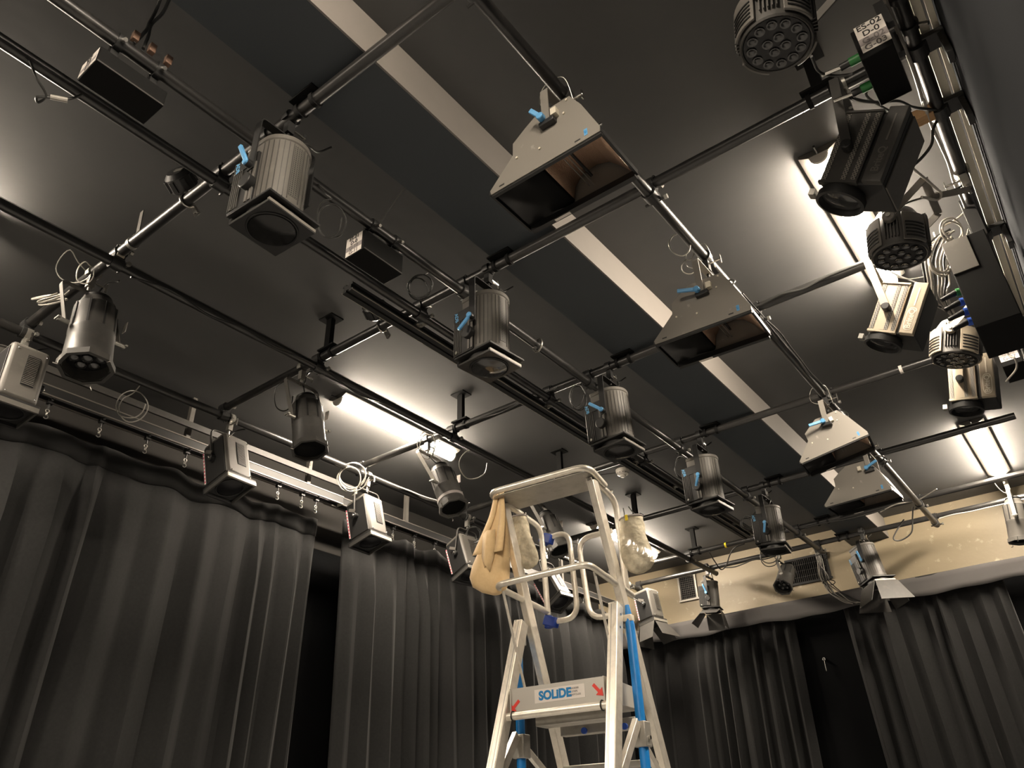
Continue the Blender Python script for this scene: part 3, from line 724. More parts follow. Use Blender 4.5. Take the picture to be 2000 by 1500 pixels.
# ------------------------------------------------------------------ LED par lamps on the right pipe
def led_par(lens, label, pipe_y, tilt=25, yaw=0, shell='lamp_grey', cool='lamp_black', R=0.105):
    """lens = world position of the middle of the lens face; hangs from the right pipe"""
    t = thing('led_par', label, 'stage lamp', (XE, pipe_y, ZL), 0, 'multi-lens lamps on the right pipe')
    lens = Vector(lens) - Vector((XE, pipe_y, ZL))
    m = TR(*lens) @ RZ(yaw) @ RY(tilt)
    P = lambda: MB(m)
    hook_clamp(t, 'y', -1, 'steel_dull')
    body = P().lathe([(0.001, 0.215), (0.05, 0.212), (0.075, 0.195), (R * 0.93, 0.15), (R * 0.98, 0.10), (R, 0.0), (R * 0.96, -0.006), (R * 0.92, -0.004), (R * 0.9, 0.004), (0.001, 0.004)], 36).build('body', cool, t)
    # four broad side shields with horizontal louvres
    for a in (-45, 45, 135, 225):
        q = arc(R + 0.012, a - 24, a + 24, 6); q2 = arc(R + 0.004, a + 24, a - 24, 6)
        sh = P().prism(q + q2, 0.004, 0.135, 'xyz').build('shield', shell, t, 0.002)
        for k in range(5):
            q = arc(R + 0.0155, a - 19, a + 19, 6); q2 = arc(R + 0.010, a + 19, a - 19, 6)
            P().prism(q + q2, 0.018 + k * 0.016, 0.023 + k * 0.016, 'xyz').build('louvre', 'lamp_dark', sh)
    for a in list(range(-12, 13, 6)) + list(range(78, 103, 6)) + list(range(168, 193, 6)) + list(range(258, 283, 6)):
        ca, sa = math.cos(math.radians(a)), math.sin(math.radians(a))
        P().box(((R + 0.004) * ca, (R + 0.004) * sa, 0.09), (0.016, 0.0035, 0.13), RZ(a).to_3x3()).build('fin', cool, body)
    face = P().lathe([(R * 0.9, 0.003), (R * 0.89, -0.002), (0.001, -0.002)], 36).build('lens_plate', 'lens_dark', t)
    pts = [(R * 0.25 * math.cos(i * 2 * PI / 4 + 0.4), R * 0.25 * math.sin(i * 2 * PI / 4 + 0.4)) for i in range(4)]
    pts += [(R * 0.68 * math.cos(i * 2 * PI / 12), R * 0.68 * math.sin(i * 2 * PI / 12)) for i in range(12)]
    for x, y in pts: P().lathe([(0.0155, 0.0), (0.0155, -0.006), (0.012, -0.006), (0.008, -0.0035), (0.001, -0.003)], 14, TR(x, y, 0)).build('lens', 'lens_glass', face)
    # yoke with round side plates
    y0 = R + 0.022; piv = m @ Vector((0, 0, 0.11))
    top = Vector((0, 0, -0.105))
    c1, c2 = piv + Vector((0, -y0, 0)), piv + Vector((0, y0, 0))
    u1, u2 = Vector((piv.x * 0.45, piv.y - y0, max(piv.z + 0.10, -0.13))), Vector((piv.x * 0.45, piv.y + y0, max(piv.z + 0.10, -0.13)))
    b = MB()
    for p, q in ((c1, u1), (u1, u2), (u2, c2)): b.bar(p, q, 0.03, 0.005, (0, 1, 0) if abs((q - p).y) < 0.05 else (0, 0, 1))
    b.bar((u1 + u2) / 2, top, 0.035, 0.006)
    b.build('yoke', shell, t)
    for c, sgn in ((c1, -1), (c2, 1)):
        MB().cyl(c - Vector((0, sgn * 0.012, 0)), c + Vector((0, sgn * 0.014, 0)), 0.024, 18).build('pivot_disc', shell, t, 0.003)
        MB().cyl(c, c + Vector((0, sgn * 0.02, 0)), 0.009, 12).build('pivot_bolt', 'steel_dull', t)
    part_cable(t, [m @ Vector((0, 0, 0.21)), m @ Vector((0.05, 0.03, 0.27)), (-0.04, 0.02, -0.06), (0.02, 0.1, 0.03)])
    return t
led_par((-0.215, 1.66, 3.60), 'multi-lens lamp cut by the top picture edge', 1.80, 8, 10)
led_par((-0.185, 2.93, 3.605), 'dark multi-lens lamp beside the glowing right batten', 3.02, 10, 0)
led_par((-0.180, 3.95, 3.60), 'cream lit multi-lens lamp between the two profile lamps', 4.02, 18, 0, shell='panel_tan_lit')  # tan shell colour carries the lamplight falling on this one

# ------------------------------------------------------------------ profile lamps on the right
def profile_lamp(loc, centre, label, tilt, yaw=0, w=0.19, h=0.245, panel='panel_tan_lit', clamp_axis='x', brand=True, side=False):
    t = thing('profile_lamp', label, 'stage lamp', loc, 0, 'boxy profile lamps on the right')
    hook_clamp(t, clamp_axis, -1, 'steel_dull')
    cen = Vector(centre) - Vector(loc)
    m = TR(*cen) @ RZ(yaw) @ RY(tilt)
    P = lambda: MB(m)
    dep = 0.17
    P().box((0, dep / 2, 0), (w, dep, h)).build('body', 'lamp_dark', t, 0.006)
    if side: P().box((w / 2 + 0.002, dep * 0.55, 0.0), (0.005, dep * 0.8, h * 0.98)).build('side_panel', 'lamp_grey', t, 0.001)
    # left cover panel with two rows of vents
    pw = w * 0.60
    pn = P().box((-w / 2 + pw / 2, -0.004, 0.0), (pw, 0.010, h * 0.98)).build('cover_panel', panel, t, 0.002)
    for xx in (-w / 2 + pw * 0.10, -w / 2 + pw * 0.62, -w / 2 + pw * 0.88):
        P().box((xx, -0.0098, 0.0), (pw * 0.13, 0.002, h * 0.93)).build('vent_strip', 'punched_light', pn)
    P().box((-w / 2 + pw / 2, -0.006, -h * 0.49), (pw * 1.03, 0.018, 0.01)).build('lower_lip', panel, pn)
    P().box((-w / 2 + pw / 2, -0.006, h * 0.49), (pw * 1.03, 0.018, 0.008)).build('upper_lip', panel, pn)
    # right cover strip with raised badge
    sw = w * 0.30; sxp = w / 2 - sw / 2
    sp = P().box((sxp, -0.012, 0.0), (sw, 0.026, h * 1.02)).build('badge_panel', panel, t, 0.003)
    if brand:
        mt = m @ frame_mtx((sxp, -0.0262, -h * 0.22), (0.0, 0, 1), (-1, 0, 0))
        ov = []
        for i in range(24):
            a = 2 * PI * i / 24; ov.append((sxp + 0.021 * math.copysign(abs(math.cos(a)) ** 0.6, math.cos(a)), -h * 0.22 + 0.055 * math.copysign(abs(math.sin(a)) ** 0.6, math.sin(a))))
        P().prism(ov, -0.0258, -0.0250, 'xzy').build('badge', 'badge_cream' if panel == 'panel_tan_lit' else 'lamp_black', sp)
        iv = [(sxp + (x - sxp) * 0.86, -h * 0.22 + (z + h * 0.22) * 0.93) for x, z in ov]
        P().prism(iv, -0.0263, -0.0256, 'xzy').build('badge_field', panel, sp)
        text('badge_lettering', 'BriteQ', 0.034, 'badge_cream' if panel == 'panel_tan_lit' else 'lamp_grey', sp, m @ frame_mtx((sxp, -0.0268, -h * 0.22), (0, 0, 1), (-1, 0, 0)), bold=0.0006)
        P().box((sxp, -0.0258, h * 0.22), (0.006, 0.001, h * 0.36)).build('print_line', 'badge_cream' if panel == 'panel_tan_lit' else 'lamp_grey', sp)
    # lens snout
    cx = -w / 2 + pw / 2
    P().lathe([(0.072, -h * 0.5 + 0.01), (0.072, -h * 0.5 - 0.012), (0.080, -h * 0.5 - 0.016), (0.080, -h * 0.5 - 0.04), (0.070, -h * 0.5 - 0.042), (0.066, -h * 0.5 - 0.02), (0.001, -h * 0.5 - 0.02)], 30, TR(cx, 0.06, 0)).build('lens_tube', 'lamp_dark', t)
    P().lathe([(0.066, -h * 0.5 - 0.022), (0.05, -h * 0.5 - 0.03), (0.001, -h * 0.5 - 0.035)], 28, TR(cx, 0.06, 0)).build('lens', 'lens_glass', t)
    P().box((cx - 0.09, 0.03, -h * 0.5 - 0.02), (0.02, 0.03, 0.024)).build('latch', 'steel_dull', t)
    # slotted bracket arms from the clamp
    top = Vector((0, 0, -0.10)); pv = m @ Vector((-w / 2 + pw * 0.45, -0.03, -0.01)); pv2 = m @ Vector((-w / 2 + pw * 0.45, dep + 0.02, -0.01))
    e1, e2 = Vector((pv.x * 0.25, pv.y, -0.12)), Vector((pv.x * 0.25, pv2.y, -0.12))
    b = MB()
    for p, q in ((pv, e1), (e1, e2), (e2, pv2)): b.bar(p, q, 0.032, 0.005, (0, 1, 0) if abs((q - p).y) < 0.08 else (0, 0, 1))
    b.bar(top, (e1 + e2) / 2, 0.03, 0.006)
    b.build('yoke', panel, t)
    P().cyl((-w / 2 + pw * 0.45, -0.012, -0.01), (-w / 2 + pw * 0.45, -0.045, -0.01), 0.018, 16).build('tilt_knob', 'plastic_black', t, 0.003)
    part_cable(t, [m @ Vector((0.03, 0.1, h / 2)), m @ Vector((0.04, 0.14, h / 2 + 0.06)), (0.06, 0.06, -0.05), (0.12, 0.1, 0.02)])
    return t
profile_lamp((-0.13, CY[1], ZC), (-0.125, 2.19, 3.555), 'dark boxy profile lamp in shadow above the glowing right batten', 33, 0, w=0.21, h=0.28, panel='lamp_black', side=True)  # panel colour darkened to carry the shadow on this lamp
profile_lamp((-0.345, CY[2], ZC), (-0.285, 3.30, 3.595), 'cream lit profile lamp hanging at the end of the glowing right batten', 31, 0, w=0.195, h=0.245)
profile_lamp((-0.12, 4.26, ZL), (-0.152, 4.16, 3.580), 'cream lit profile lamp below the cream multi-lens lamp', 13, 0, w=0.205, h=0.235, clamp_axis='y')

# ------------------------------------------------------------------ dimmer boxes with paper labels
def dimmer(loc, box_c, size, lines, label, lab=None, name='dimmer_box', axis='y', plugs=0, rot=0, lab_h=0.095):
    t = thing(name, label, 'dimmer box', loc, math.radians(rot), 'black dimmer boxes clamped to the pipes')
    bx = MB().box(box_c, size).build('case', 'matt_black', t, 0.003)
    MB().box((box_c[0] + size[0] / 2 + 0.0005, box_c[1], box_c[2] - size[2] / 2 + 0.004), (0.002, size[1] * 0.98, 0.006)).build('case_edge', 'lamp_black', bx)
    for dy in (-0.3, 0.3):
        b = MB(); yy = box_c[1] + size[1] * dy
        b.cyl((0, yy - 0.013, 0), (0, yy + 0.013, 0), PR + 0.008, 14)
        b.box((box_c[0] / 2, yy, (box_c[2] + size[2] / 2 - 0.0) / 2), (0.035, 0.026, abs(box_c[2] + size[2] / 2) + 0.02))
        o = b.build('pipe_clamp', 'fitting_black', t)
        MB().cyl((0.03, yy, -0.015), (0.055, yy, -0.03), 0.008, 6).build('clamp_bolt', 'steel', o)
    if lines:
        y = box_c[1] - size[1] / 2 - 0.001; lx, lz, lw, lh = lab
        pl = MB().box((lx, y, lz), (lw, 0.001, lh)).build('paper_label', 'paper', t)
        MB().box((lx, y - 0.0007, lz - lh * 0.125), (lw, 0.0004, lh * 0.25)).build('label_stripe', 'paper_grey', pl)
        n = len(lines)
        for i, s_ in enumerate(lines):
            z = lz + lh * (0.5 - (i + 0.5) / n)
            text('label_lettering', s_, lh * 0.27, 'ink' if i < 2 else 'ink_faint', pl, frame_mtx((lx, y - 0.0012, z), (1, 0, 0), (0, 0, 1)), bold=0.0004)
    return t
dimmer((X1, 0.60, ZL), (-0.052, 0.02, -0.110), (0.125, 0.235, 0.072), ['ES-01', 'D-0', 'G-10', 'G-11'], 'black dimmer box on the pipe at the top left corner', lab=(-0.052, -0.110, 0.11, 0.064))
dimmer((X1, 1.775, ZL), (-0.045, 0.0, -0.110), (0.115, 0.23, 0.105), ['ES-01', 'D-0', 'G-10', 'G-11'], 'black dimmer box with an ES-01 paper label beside the big spotlight', lab=(-0.052, -0.108, 0.098, 0.1))
d1 = [o for o in C.objects if o.name.startswith('dimmer_box')][0]
for k in range(3): MB().box((0.035, -0.02 + 0.06 * k, 0.035), (0.022, 0.022, 0.04)).build('brown_plug', 'brown', d1, 0.002)
d3 = dimmer((XE, 2.10, ZL), (-0.115, 0.0, -0.165), (0.10, 0.23, 0.14), ['ES-02', 'D-0', 'G-02', 'G-03'], 'black dimmer box with an ES-02 label and two green plugs', lab=(-0.108, -0.150, 0.088, 0.125))
dimmer((XE, 4.50, ZL), (-0.085, 0.0, -0.175), (0.10, 0.22, 0.16), ['ES-04', 'D-0', 'G-06', 'G-07'], 'black dimmer box with an ES-04 label at the right edge', lab=(-0.088, -0.172, 0.088, 0.11))
for k, (yy, zz) in enumerate(((-0.05, -0.15), (0.06, -0.175))):
    MB().cyl((-0.165, yy, zz), (-0.200, yy, zz), 0.016, 14).build('plug_collar', 'green', d3)
    MB().cyl((-0.198, yy, zz), (-0.230, yy, zz), 0.013, 14).build('plug_body', 'plastic_black', d3)
    MB().cyl((-0.228, yy, zz), (-0.290, yy - 0.005, zz + 0.005), 0.007, 10).build('plug_tail', 'steel', d3)
db = thing('distribution_box', 'large black power distribution box with a grey face on the right pipe', 'power box', (XE, 3.36, ZL))
MB().box((-0.085, 0.0, -0.40), (0.165, 0.30, 0.44)).build('case', 'matt_black', db, 0.004)
MB().box((-0.118, -0.153, -0.265), (0.098, 0.006, 0.165)).build('grey_plate', 'lamp_grey', db, 0.001)
for yy in (-0.1, 0.1): MB().box((-0.02, yy, -0.09), (0.05, 0.05, 0.22)).build('mounting_arm', 'fitting_black', db)
for k, (zz, mm_) in enumerate(((-0.46, 'plug_blue'), (-0.51, 'plug_blue'), (-0.56, 'plug_blue'), (-0.41, 'green'))):
    b = MB(); b.cyl((-0.168, -0.11, zz), (-0.185, -0.115, zz), 0.017, 14); b.build('socket_ring', mm_, db)
    MB().cyl((-0.185, -0.115, zz), (-0.245, -0.13, zz - 0.02), 0.013, 12, 0.009).build('plug_body', 'plastic_black', db)

ww = MB().box((0, 0, 0), (0.085, 0.05, 0.045)).build('wooden_wedge', 'wood', None, 0.003); ww.location = (XE - 0.062, 2.60, ZL - 0.01)
tag(ww, 'small wooden block wedged against the right pipe', 'wood block')

# ------------------------------------------------------------------ small clamped devices
def scanner(loc, label):
    """small dark round device standing above the cross pipe on a half coupler"""
    t = thing('clamped_device', label, 'device', loc, 0, 'small dark round devices clamped above the pipes')
    MB().torus((0, 0, 0), PR + 0.005, 0.006, (1, 0, 0), 24, 8).build('coupler_ring', 'steel', t)
    b = MB(); b.bar((0, 0.03, -0.01), (0.0, 0.055, -0.035), 0.025, 0.012); b.cyl((0, 0.048, -0.05), (0, 0.062, -0.022), 0.008, 6); b.build('coupler_bolt', 'steel', t)
    MB().cyl((0, 0, PR), (-0.01, -0.02, 0.07), 0.012, 10).build('stem', 'steel_dull', t)
    m = TR(-0.02, -0.035, 0.10) @ Matrix.Rotation(math.radians(70), 4, 'X') @ RY(20)
    MB(m).lathe([(0.001, 0.05), (0.04, 0.048), (0.058, 0.03), (0.06, -0.03), (0.045, -0.045), (0.001, -0.047)], 24).build('housing', 'plastic_black', t)
    for a in range(0, 360, 45):
        MB(m).box((0.06 * math.cos(math.radians(a)), 0.06 * math.sin(math.radians(a)), 0), (0.012, 0.02, 0.05), RZ(a).to_3x3()).build('cooling_rib', 'plastic_black', t)
    MB(m).box((0.02, 0.0, 0.051), (0.04, 0.022, 0.002)).build('rating_plate', 'steel_dull', t)
scanner((-2.53, CY[0], ZC), 'small dark round device clamped left of the big spotlight')
scanner((-2.57, CY[1], ZC), 'small dark round device clamped behind the twin rail')
t = thing('angle_bracket', 'thin upright steel bracket near the left end of the first cross pipe', 'bracket', (-2.93, CY[0], ZC))
b = MB(); b.bar((0, 0, 0.03), (-0.02, 0, 0.19), 0.028, 0.004, (0, 1, 0)); b.build('upright', 'lamp_grey', t)
b = MB(); b.bar((0, 0, 0.03), (-0.11, 0, 0.01), 0.028, 0.004); b.build('foot', 'lamp_grey', t)
MB().box((-0.12, 0.0, 0.0), (0.012, 0.035, 0.06)).build('end_tab', 'panel_cream', t)
MB().cyl((-0.04, 0, 0), (-0.02, 0, 0), PR + 0.004, 14).build('strap', 'steel_dull', t)
t = thing('smoke_detector', 'round white smoke detector on the ceiling right of the ladder top', 'smoke detector', (-2.80, 5.29, ZCEIL))
MB().lathe([(0.056, 0), (0.056, -0.018), (0.052, -0.024), (0.001, -0.024)], 32).build('base', 'white_plastic', t)
cp = MB().lathe([(0.052, -0.024), (0.046, -0.042), (0.026, -0.05), (0.022, -0.062), (0.012, -0.068), (0.001, -0.069)], 32).build('chamber', 'white_plastic', t)
for a in range(0, 360, 30):
    MB().box((0.044 * math.cos(math.radians(a)), 0.044 * math.sin(math.radians(a)), -0.036), (0.012, 0.013, 0.004), RZ(a).to_3x3()).build('slot', 'lamp_dark', cp)
MB().tube([(-0.056, 0, -0.01), (-0.2, -0.05, -0.004), (-0.4, -0.12, -0.004)], 0.003, 6).build('wire', 'cable_black', t)

# ------------------------------------------------------------------ curtains and their tracks
def cloth(name, label, along, s0, s1, off, z0, z1, folds, amp, seed, lean=0.0, material='curtain', top_sag=0.02, grow0=0.22, nz=30, per=12, hem=0.13):
    """a hanging curtain. along = 'y' (on a side wall, off = x) or 'x' (on the back wall, off = y)"""
    rnd = random.Random(seed)
    edges = [0.0]
    for i in range(folds): edges.append(edges[-1] + rnd.uniform(0.55, 1.5))
    edges = [e / edges[-1] for e in edges]
    amps = [rnd.uniform(0.55, 1.25) for _ in range(folds)]; ph = [rnd.uniform(-1, 1) for _ in range(folds + 1)]
    nu = folds * per
    sgn = 1 if off < -1 else -1
    t = thing(name, label, 'curtain', (off, s0, 0) if along == 'y' else (s0, off, 0))
    L = s1 - s0
    def P(u, f, bulge=0.0):
        k = min(folds - 1, max(0, next((i for i in range(folds) if u <= edges[i + 1]), folds - 1)))
        w = (u - edges[k]) / (edges[k + 1] - edges[k])
        wn = w + 0.10 * math.sin(PI * w) * ph[k] * (0.3 + f)
        wn = min(1, max(0, wn)); tri = 1 - abs(2 * wn - 1)
        d = 0.65 * tri ** 1.5 + 0.35 * math.sin(PI * wn)
        gr_ = min(1, f / 0.16); gr_ = gr_ * gr_ * (3 - 2 * gr_)
        grow = grow0 + (1 - grow0) * gr_ + 0.12 * gr_ * math.sin(5 * f + 3 * ph[k])
        dd = amp * amps[k] * d * grow + amp * 0.18 * math.sin(7 * u * folds / 3 + 4 * f + seed)
        z = z0 + (z1 - z0) * (1 - f)
        sag = top_sag * (math.sin(PI * u * folds / 2.0) ** 2) * max(0, 1 - f * 8)
        s = u * L + 0.03 * ph[k] * f * (1 if 0 < u < 1 else 0) + lean * f
        q = sgn * (dd + bulge)
        return (q, s, z - sag) if along == 'y' else (s, -dd - bulge, z - sag)
    v = []; f = []
    fs = [0.0, 0.006, 0.012, 0.02, 0.03, 0.04, 0.06, 0.08] + [0.11 + 0.89 * i / (nz - 8) for i in range(nz - 7)]
    us = [i / nu for i in range(nu + 1)]
    for fz in fs:
        for u in us: v.append(P(u, fz))
    n = nu + 1
    for j in range(len(fs) - 1):
        for i in range(nu): f.append((j * n + i, j * n + i + 1, (j + 1) * n + i + 1, (j + 1) * n + i))
    b = MB(); b._add(v, f); b.build('cloth', material, t, solid=0.004)
    if hem:
        v = []; f = []; hz = hem / (z1 - z0)
        for fz in (-0.004, hz * 0.33, hz * 0.66, hz):
            for u in us: v.append(P(u, max(0, fz) * 1.0, 0.007 + 0.004 * math.sin(fz / hz * PI)))
        for j in range(3):
            for i in range(nu): f.append((j * n + i, j * n + i + 1, (j + 1) * n + i + 1, (j + 1) * n + i))
        b = MB(); b._add(v, f); b.build('heading_tape', 'curtain_hem', t, solid=0.003)
    return t
cloth('stage_curtain', 'wide black curtain hanging along the left, nearest the camera', 'y', -1.2, 3.46, -4.37, 0.02, 3.70, 24, 0.085, 11, lean=-0.10, top_sag=0.035)
cloth('stage_curtain', 'black curtain on the left wall behind the ladder', 'y', 3.70, 7.70, -4.37, 0.02, 3.77, 24, 0.085, 12, lean=0.06, top_sag=0.04)
cloth('stage_curtain', 'black curtain on the back wall directly right of the ladder', 'x', -4.22, -2.47, 7.88, 0.02, 3.46, 13, 0.09, 13, lean=-0.05, top_sag=0.0, hem=0, grow0=0.6)
cloth('stage_curtain', 'black curtain on the back wall in the lower right corner', 'x', -1.98, -0.62, 7.88, 0.02, 3.46, 9, 0.10, 14, lean=0.10, top_sag=0.0, hem=0, grow0=0.6)

# pelmet on the back wall
vt = thing('pelmet', 'grey cloth pelmet strip across the back wall above the curtains', 'pelmet', ((XL + XR) / 2, 7.76, 3.49))
v = []; f = []; W = XR - XL; nu = 80
for j, zz in enumerate((0.083, 0.04, 0.0, -0.04, -0.085)):
    for i in range(nu + 1):
        x = -W / 2 + W * i / nu; dn = -0.010 * math.sin(i * 0.33 + 1) * (j / 4) - 0.006 * math.sin(i * 0.9) * (j / 4)
        v.append((x, -0.010 * math.sin(i * 0.41 + j * 0.5) - 0.012 * j / 4, zz + dn))
for j in range(4):
    for i in range(nu): a = j * (nu + 1) + i; f.append((a, a + 1, a + nu + 2, a + nu + 1))
b = MB(); b._add(v, f); b.build('cloth_strip', 'valance', vt, solid=0.006)
MB().box((0, 0.02, 0.079), (W, 0.03, 0.012)).build('batten_rail', 'lamp_dark', vt)
for xx in (-2, -1, 0, 1, 2): MB().box((xx, 0.125, 0.079), (0.03, 0.23, 0.01)).build('wall_bracket', 'fitting_black', vt)

def track(name, label, x, y0, y1, z, profiles, gliders=(), drop=0.11, brackets=(), end=True, material='alu_track'):
    t = thing(name, label, 'curtain track', (x, y0, z))
    L = y1 - y0
    for (dx, dz, w, h) in profiles: MB().box((dx, L / 2, dz), (w, L, h)).build('rail', material if w > 0.01 or h < 0.02 else 'lamp_dark', t, 0.0015)
    for gy in gliders:
        g = MB(); yy = gy - y0; zz = min(p[1] for p in profiles) - 0.012
        g.box((0, yy, zz - 0.008), (0.03, 0.03, 0.022)); g.cyl((0, yy, zz - 0.015), (0, yy, zz - 0.05), 0.006, 8)
        g.sphere((0.022, yy, zz + 0.004), 0.010, 6)
        o = g.build('glider', 'plastic_black', t)
        c = MB()
        c.torus((0, yy, zz - 0.062), 0.010, 0.0028, (1, 0, 0), 12, 6); c.torus((0, yy, zz - 0.080), 0.009, 0.0026, (0, 1, 0), 12, 6)
        c.torus((0, yy, zz - 0.098), 0.012, 0.0028, (1, 0, 0), 12, 6, -2.6, 1.6)
        c.build('chain_hook', 'steel_dull', o)
    for by in brackets:
        top = ZCEIL - z
        MB().box((-0.06, by - y0, top / 2 + 0.01), (0.035, 0.03, top - 0.02)).build('drop_bracket', 'lamp_grey', t)
        MB().box((-0.045, by - y0 + 0.015, 0.045), (0.07, 0.05, 0.03)).build('bracket_clamp', 'plastic_black', t)
    if end: MB().box((0, L + 0.002, sum(p[1] for p in profiles) / len(profiles)), (0.05, 0.004, 0.06)).build('end_stop', 'panel_cream', t)
    return t
P4 = [(-0.04, 0.028, 0.016, 0.008), (0.04, 0.028, 0.014, 0.008), (-0.04, -0.028, 0.016, 0.008), (0.04, -0.028, 0.014, 0.008), (-0.04, 0, 0.006, 0.05), (0.04, 0, 0.006, 0.05)]
track('curtain_track', 'pale double curtain track above the nearest left curtain', -4.34, -1.0, 3.62, 3.875, P4, [1.48, 1.78, 2.07, 2.34, 2.56, 2.80, 3.06, 3.27, 3.40], brackets=(2.35, 3.35))
track('curtain_track', 'dark double curtain track above the curtain behind the ladder', -4.40, 3.55, 7.9, 3.90, P4, [3.95, 4.25, 4.50, 4.75, 5.1, 5.5, 5.9, 6.3, 6.7, 7.1, 7.5], brackets=(4.45, 5.6, 6.8), material='lamp_grey')
track('curtain_track', 'flat grey rail running above the nearest left curtain track', -4.33, -1.0, 3.75, 4.015, [(0, 0, 0.03, 0.035), (0.016, -0.02, 0.004, 0.012)], brackets=(), material='lamp_black')
track('curtain_track', 'pale twin curtain rail along the far right edge', 0.182, -4.9, 7.8, 3.985, [(-0.012, 0, 0.030, 0.012), (-0.012, 0.02, 0.006, 0.03), (0.022, 0.0, 0.022, 0.014)], brackets=(), material='panel_cream')
for yy, lb in ((2.28, 'black steel arm beside the ES-02 box holding the right rail'), (2.62, 'black steel arm beside the dark profile lamp holding the right rail'), (3.52, 'black steel arm above the distribution box holding the right rail'), (4.44, 'black steel arm next to the ES-04 box holding the right rail'), (5.6, 'black steel arm holding the right rail past the cream lamps')):
    t = thing('rail_arm', lb, 'bracket', (XE, yy, ZL), 0, 'black arms between the right pipe and its rail')
    MB().box((0.045, 0, 0.0), (0.095, 0.075, 0.022)).build('arm', 'fitting_black', t, 0.003)
    MB().cyl((0, -0.03, 0), (0, 0.03, 0), PR + 0.012, 16).build('collar', 'fitting_black', t)
    MB().box((0.080, 0, -0.05), (0.022, 0.06, 0.12)).build('wall_plate', 'fitting_black', t, 0.002)

# ------------------------------------------------------------------ wall vents
def vent(c, w, h, label, bars, frame, backm, barm):
    t = thing('wall_vent', label, 'vent', c)
    MB().box((0, 0.006, 0), (w, 0.01, h)).build('backing', backm, t)
    for sx_, sz_, ww, hh in ((0, h / 2, w + 0.04, 0.022), (0, -h / 2, w + 0.04, 0.022), (-w / 2, 0, 0.022, h), (w / 2, 0, 0.022, h)):
        MB().box((sx_, -0.004, sz_), (ww, 0.014, hh)).build('frame', frame, t, 0.002)
    nv, nh = bars
    for i in range(1, nv): MB().box((-w / 2 + w * i / nv, -0.002, 0), (0.003, 0.008, h)).build('bar', barm, t)
    for i in range(1, nh): MB().box((0, -0.005, -h / 2 + h * i / nh), (w, 0.005, 0.003)).build('bar', barm, t)
vent((-3.585, YB - 0.012, 3.985), 0.20, 0.27, 'small square grille vent on the tan back wall', (9, 12), 'alu_dull', 'matt_black', 'lamp_grey')
vent((-2.255, YB - 0.012, 3.905), 0.40, 0.25, 'wide dark louvred vent on the back wall', (20, 4), 'lamp_dark', 'matt_black', 'lamp_black')

# ------------------------------------------------------------------ platform ladder
LY = 0.09
lad = thing('platform_ladder', 'aluminium platform ladder with guard rails and blue poles', 'ladder', (-2.015, 2.965, 0), LY)
def stile(p0, p1, w, d, name, parent=lad, material='alu'):
    """extruded channel: a bar with two ribs"""
    p0, p1 = Vector(p0), Vector(p1); o = MB().bar(p0, p1, w, d, (0, 1, 0)).build(name, material, parent, 0.003)
    for k in (-1, 1):
        gof = Vector((k * w * 0.14, -d * 0.503, 0)); MB().bar(p0 + gof, p1 + gof, w * 0.09, 0.003, (0, 1, 0)).build('groove_shade', 'steel_dull', o)  # darker strips put the shade of the channel grooves into colour
        off = Vector((k * w * 0.36, -d * 0.52, 0)); MB().bar(p0 + off, p1 + off, w * 0.16, 0.005, (0, 1, 0)).build('rib', material, o)
    return o
hx = 0.255
for sgn in (-1, 1):
    # tall rear stile, climbing side, from the floor to the tray
    stile((sgn * hx, 1.262, 0.0), (sgn * (hx + 0.0), 0.02, 3.105), 0.034, 0.062, 'tall_stile')
    # short front leg
    fl = stile((sgn * (hx + 0.10), -0.705, 0.0), (sgn * hx, 0.155, 2.53), 0.046, 0.062, 'front_leg')
    for zz in (2.30, 2.42, 2.48): MB().cyl((sgn * (hx + 0.02), 0.155 - 0.34 * (2.53 - zz), zz), (sgn * (hx + 0.029), 0.155 - 0.34 * (2.53 - zz), zz), 0.006, 8).build('rivet', 'steel', fl)
    MB().box((sgn * (hx + 0.012), 0.165, 2.485), (0.012, 0.085, 0.11)).build('hinge_bracket', 'alu_dull', lad, 0.004)
    # blue telescopic pole
    bp = MB().tube([(sgn * (hx + 0.055), 0.19, 0.12), (sgn * (hx + 0.045), 0.19, 2.44), (sgn * (hx + 0.04), 0.19, 2.53)], [0.021, 0.021, 0.010], 18).build('blue_pole', 'blue_pole', lad)
    MB().box((sgn * (hx + 0.035), 0.19, 2.47), (0.055, 0.035, 0.03)).build('pole_strap', 'panel_cream', lad, 0.003)
    cl = MB().box((sgn * (hx + 0.045), 0.19, 1.985), (0.062, 0.062, 0.10)).build('pole_clamp', 'alu_dull', lad, 0.004)
    MB().cyl((sgn * (hx + 0.045), 0.162, 2.01), (sgn * (hx + 0.045), 0.15, 2.01), 0.009, 8).build('clamp_bolt', 'steel', cl)
    MB().cyl((sgn * (hx + 0.07), 0.19, 1.97), (sgn * (hx + 0.085), 0.19, 1.97), 0.009, 8).build('clamp_bolt', 'steel', cl)
    # diagonal struts from the pole clamp
    MB().bar((sgn * (hx + 0.045), 0.15, 2.03), (sgn * (hx + 0.035), -0.115, 1.74), 0.042, 0.024, (1, 0, 0)).build('strut', 'alu', lad, 0.002)
    MB().bar((sgn * (hx + 0.03), 0.21, 1.97), (sgn * hx, 0.56, 1.75), 0.032, 0.022, (1, 0, 0)).build('strut', 'alu', lad, 0.002)
    # thin stay rods from the knee rail down to the platform
    MB().cyl((sgn * (hx - 0.01), -0.02, 2.645), (sgn * (hx - 0.02), 0.15, 2.18), 0.0068, 10).build('stay_rod', 'alu', lad)
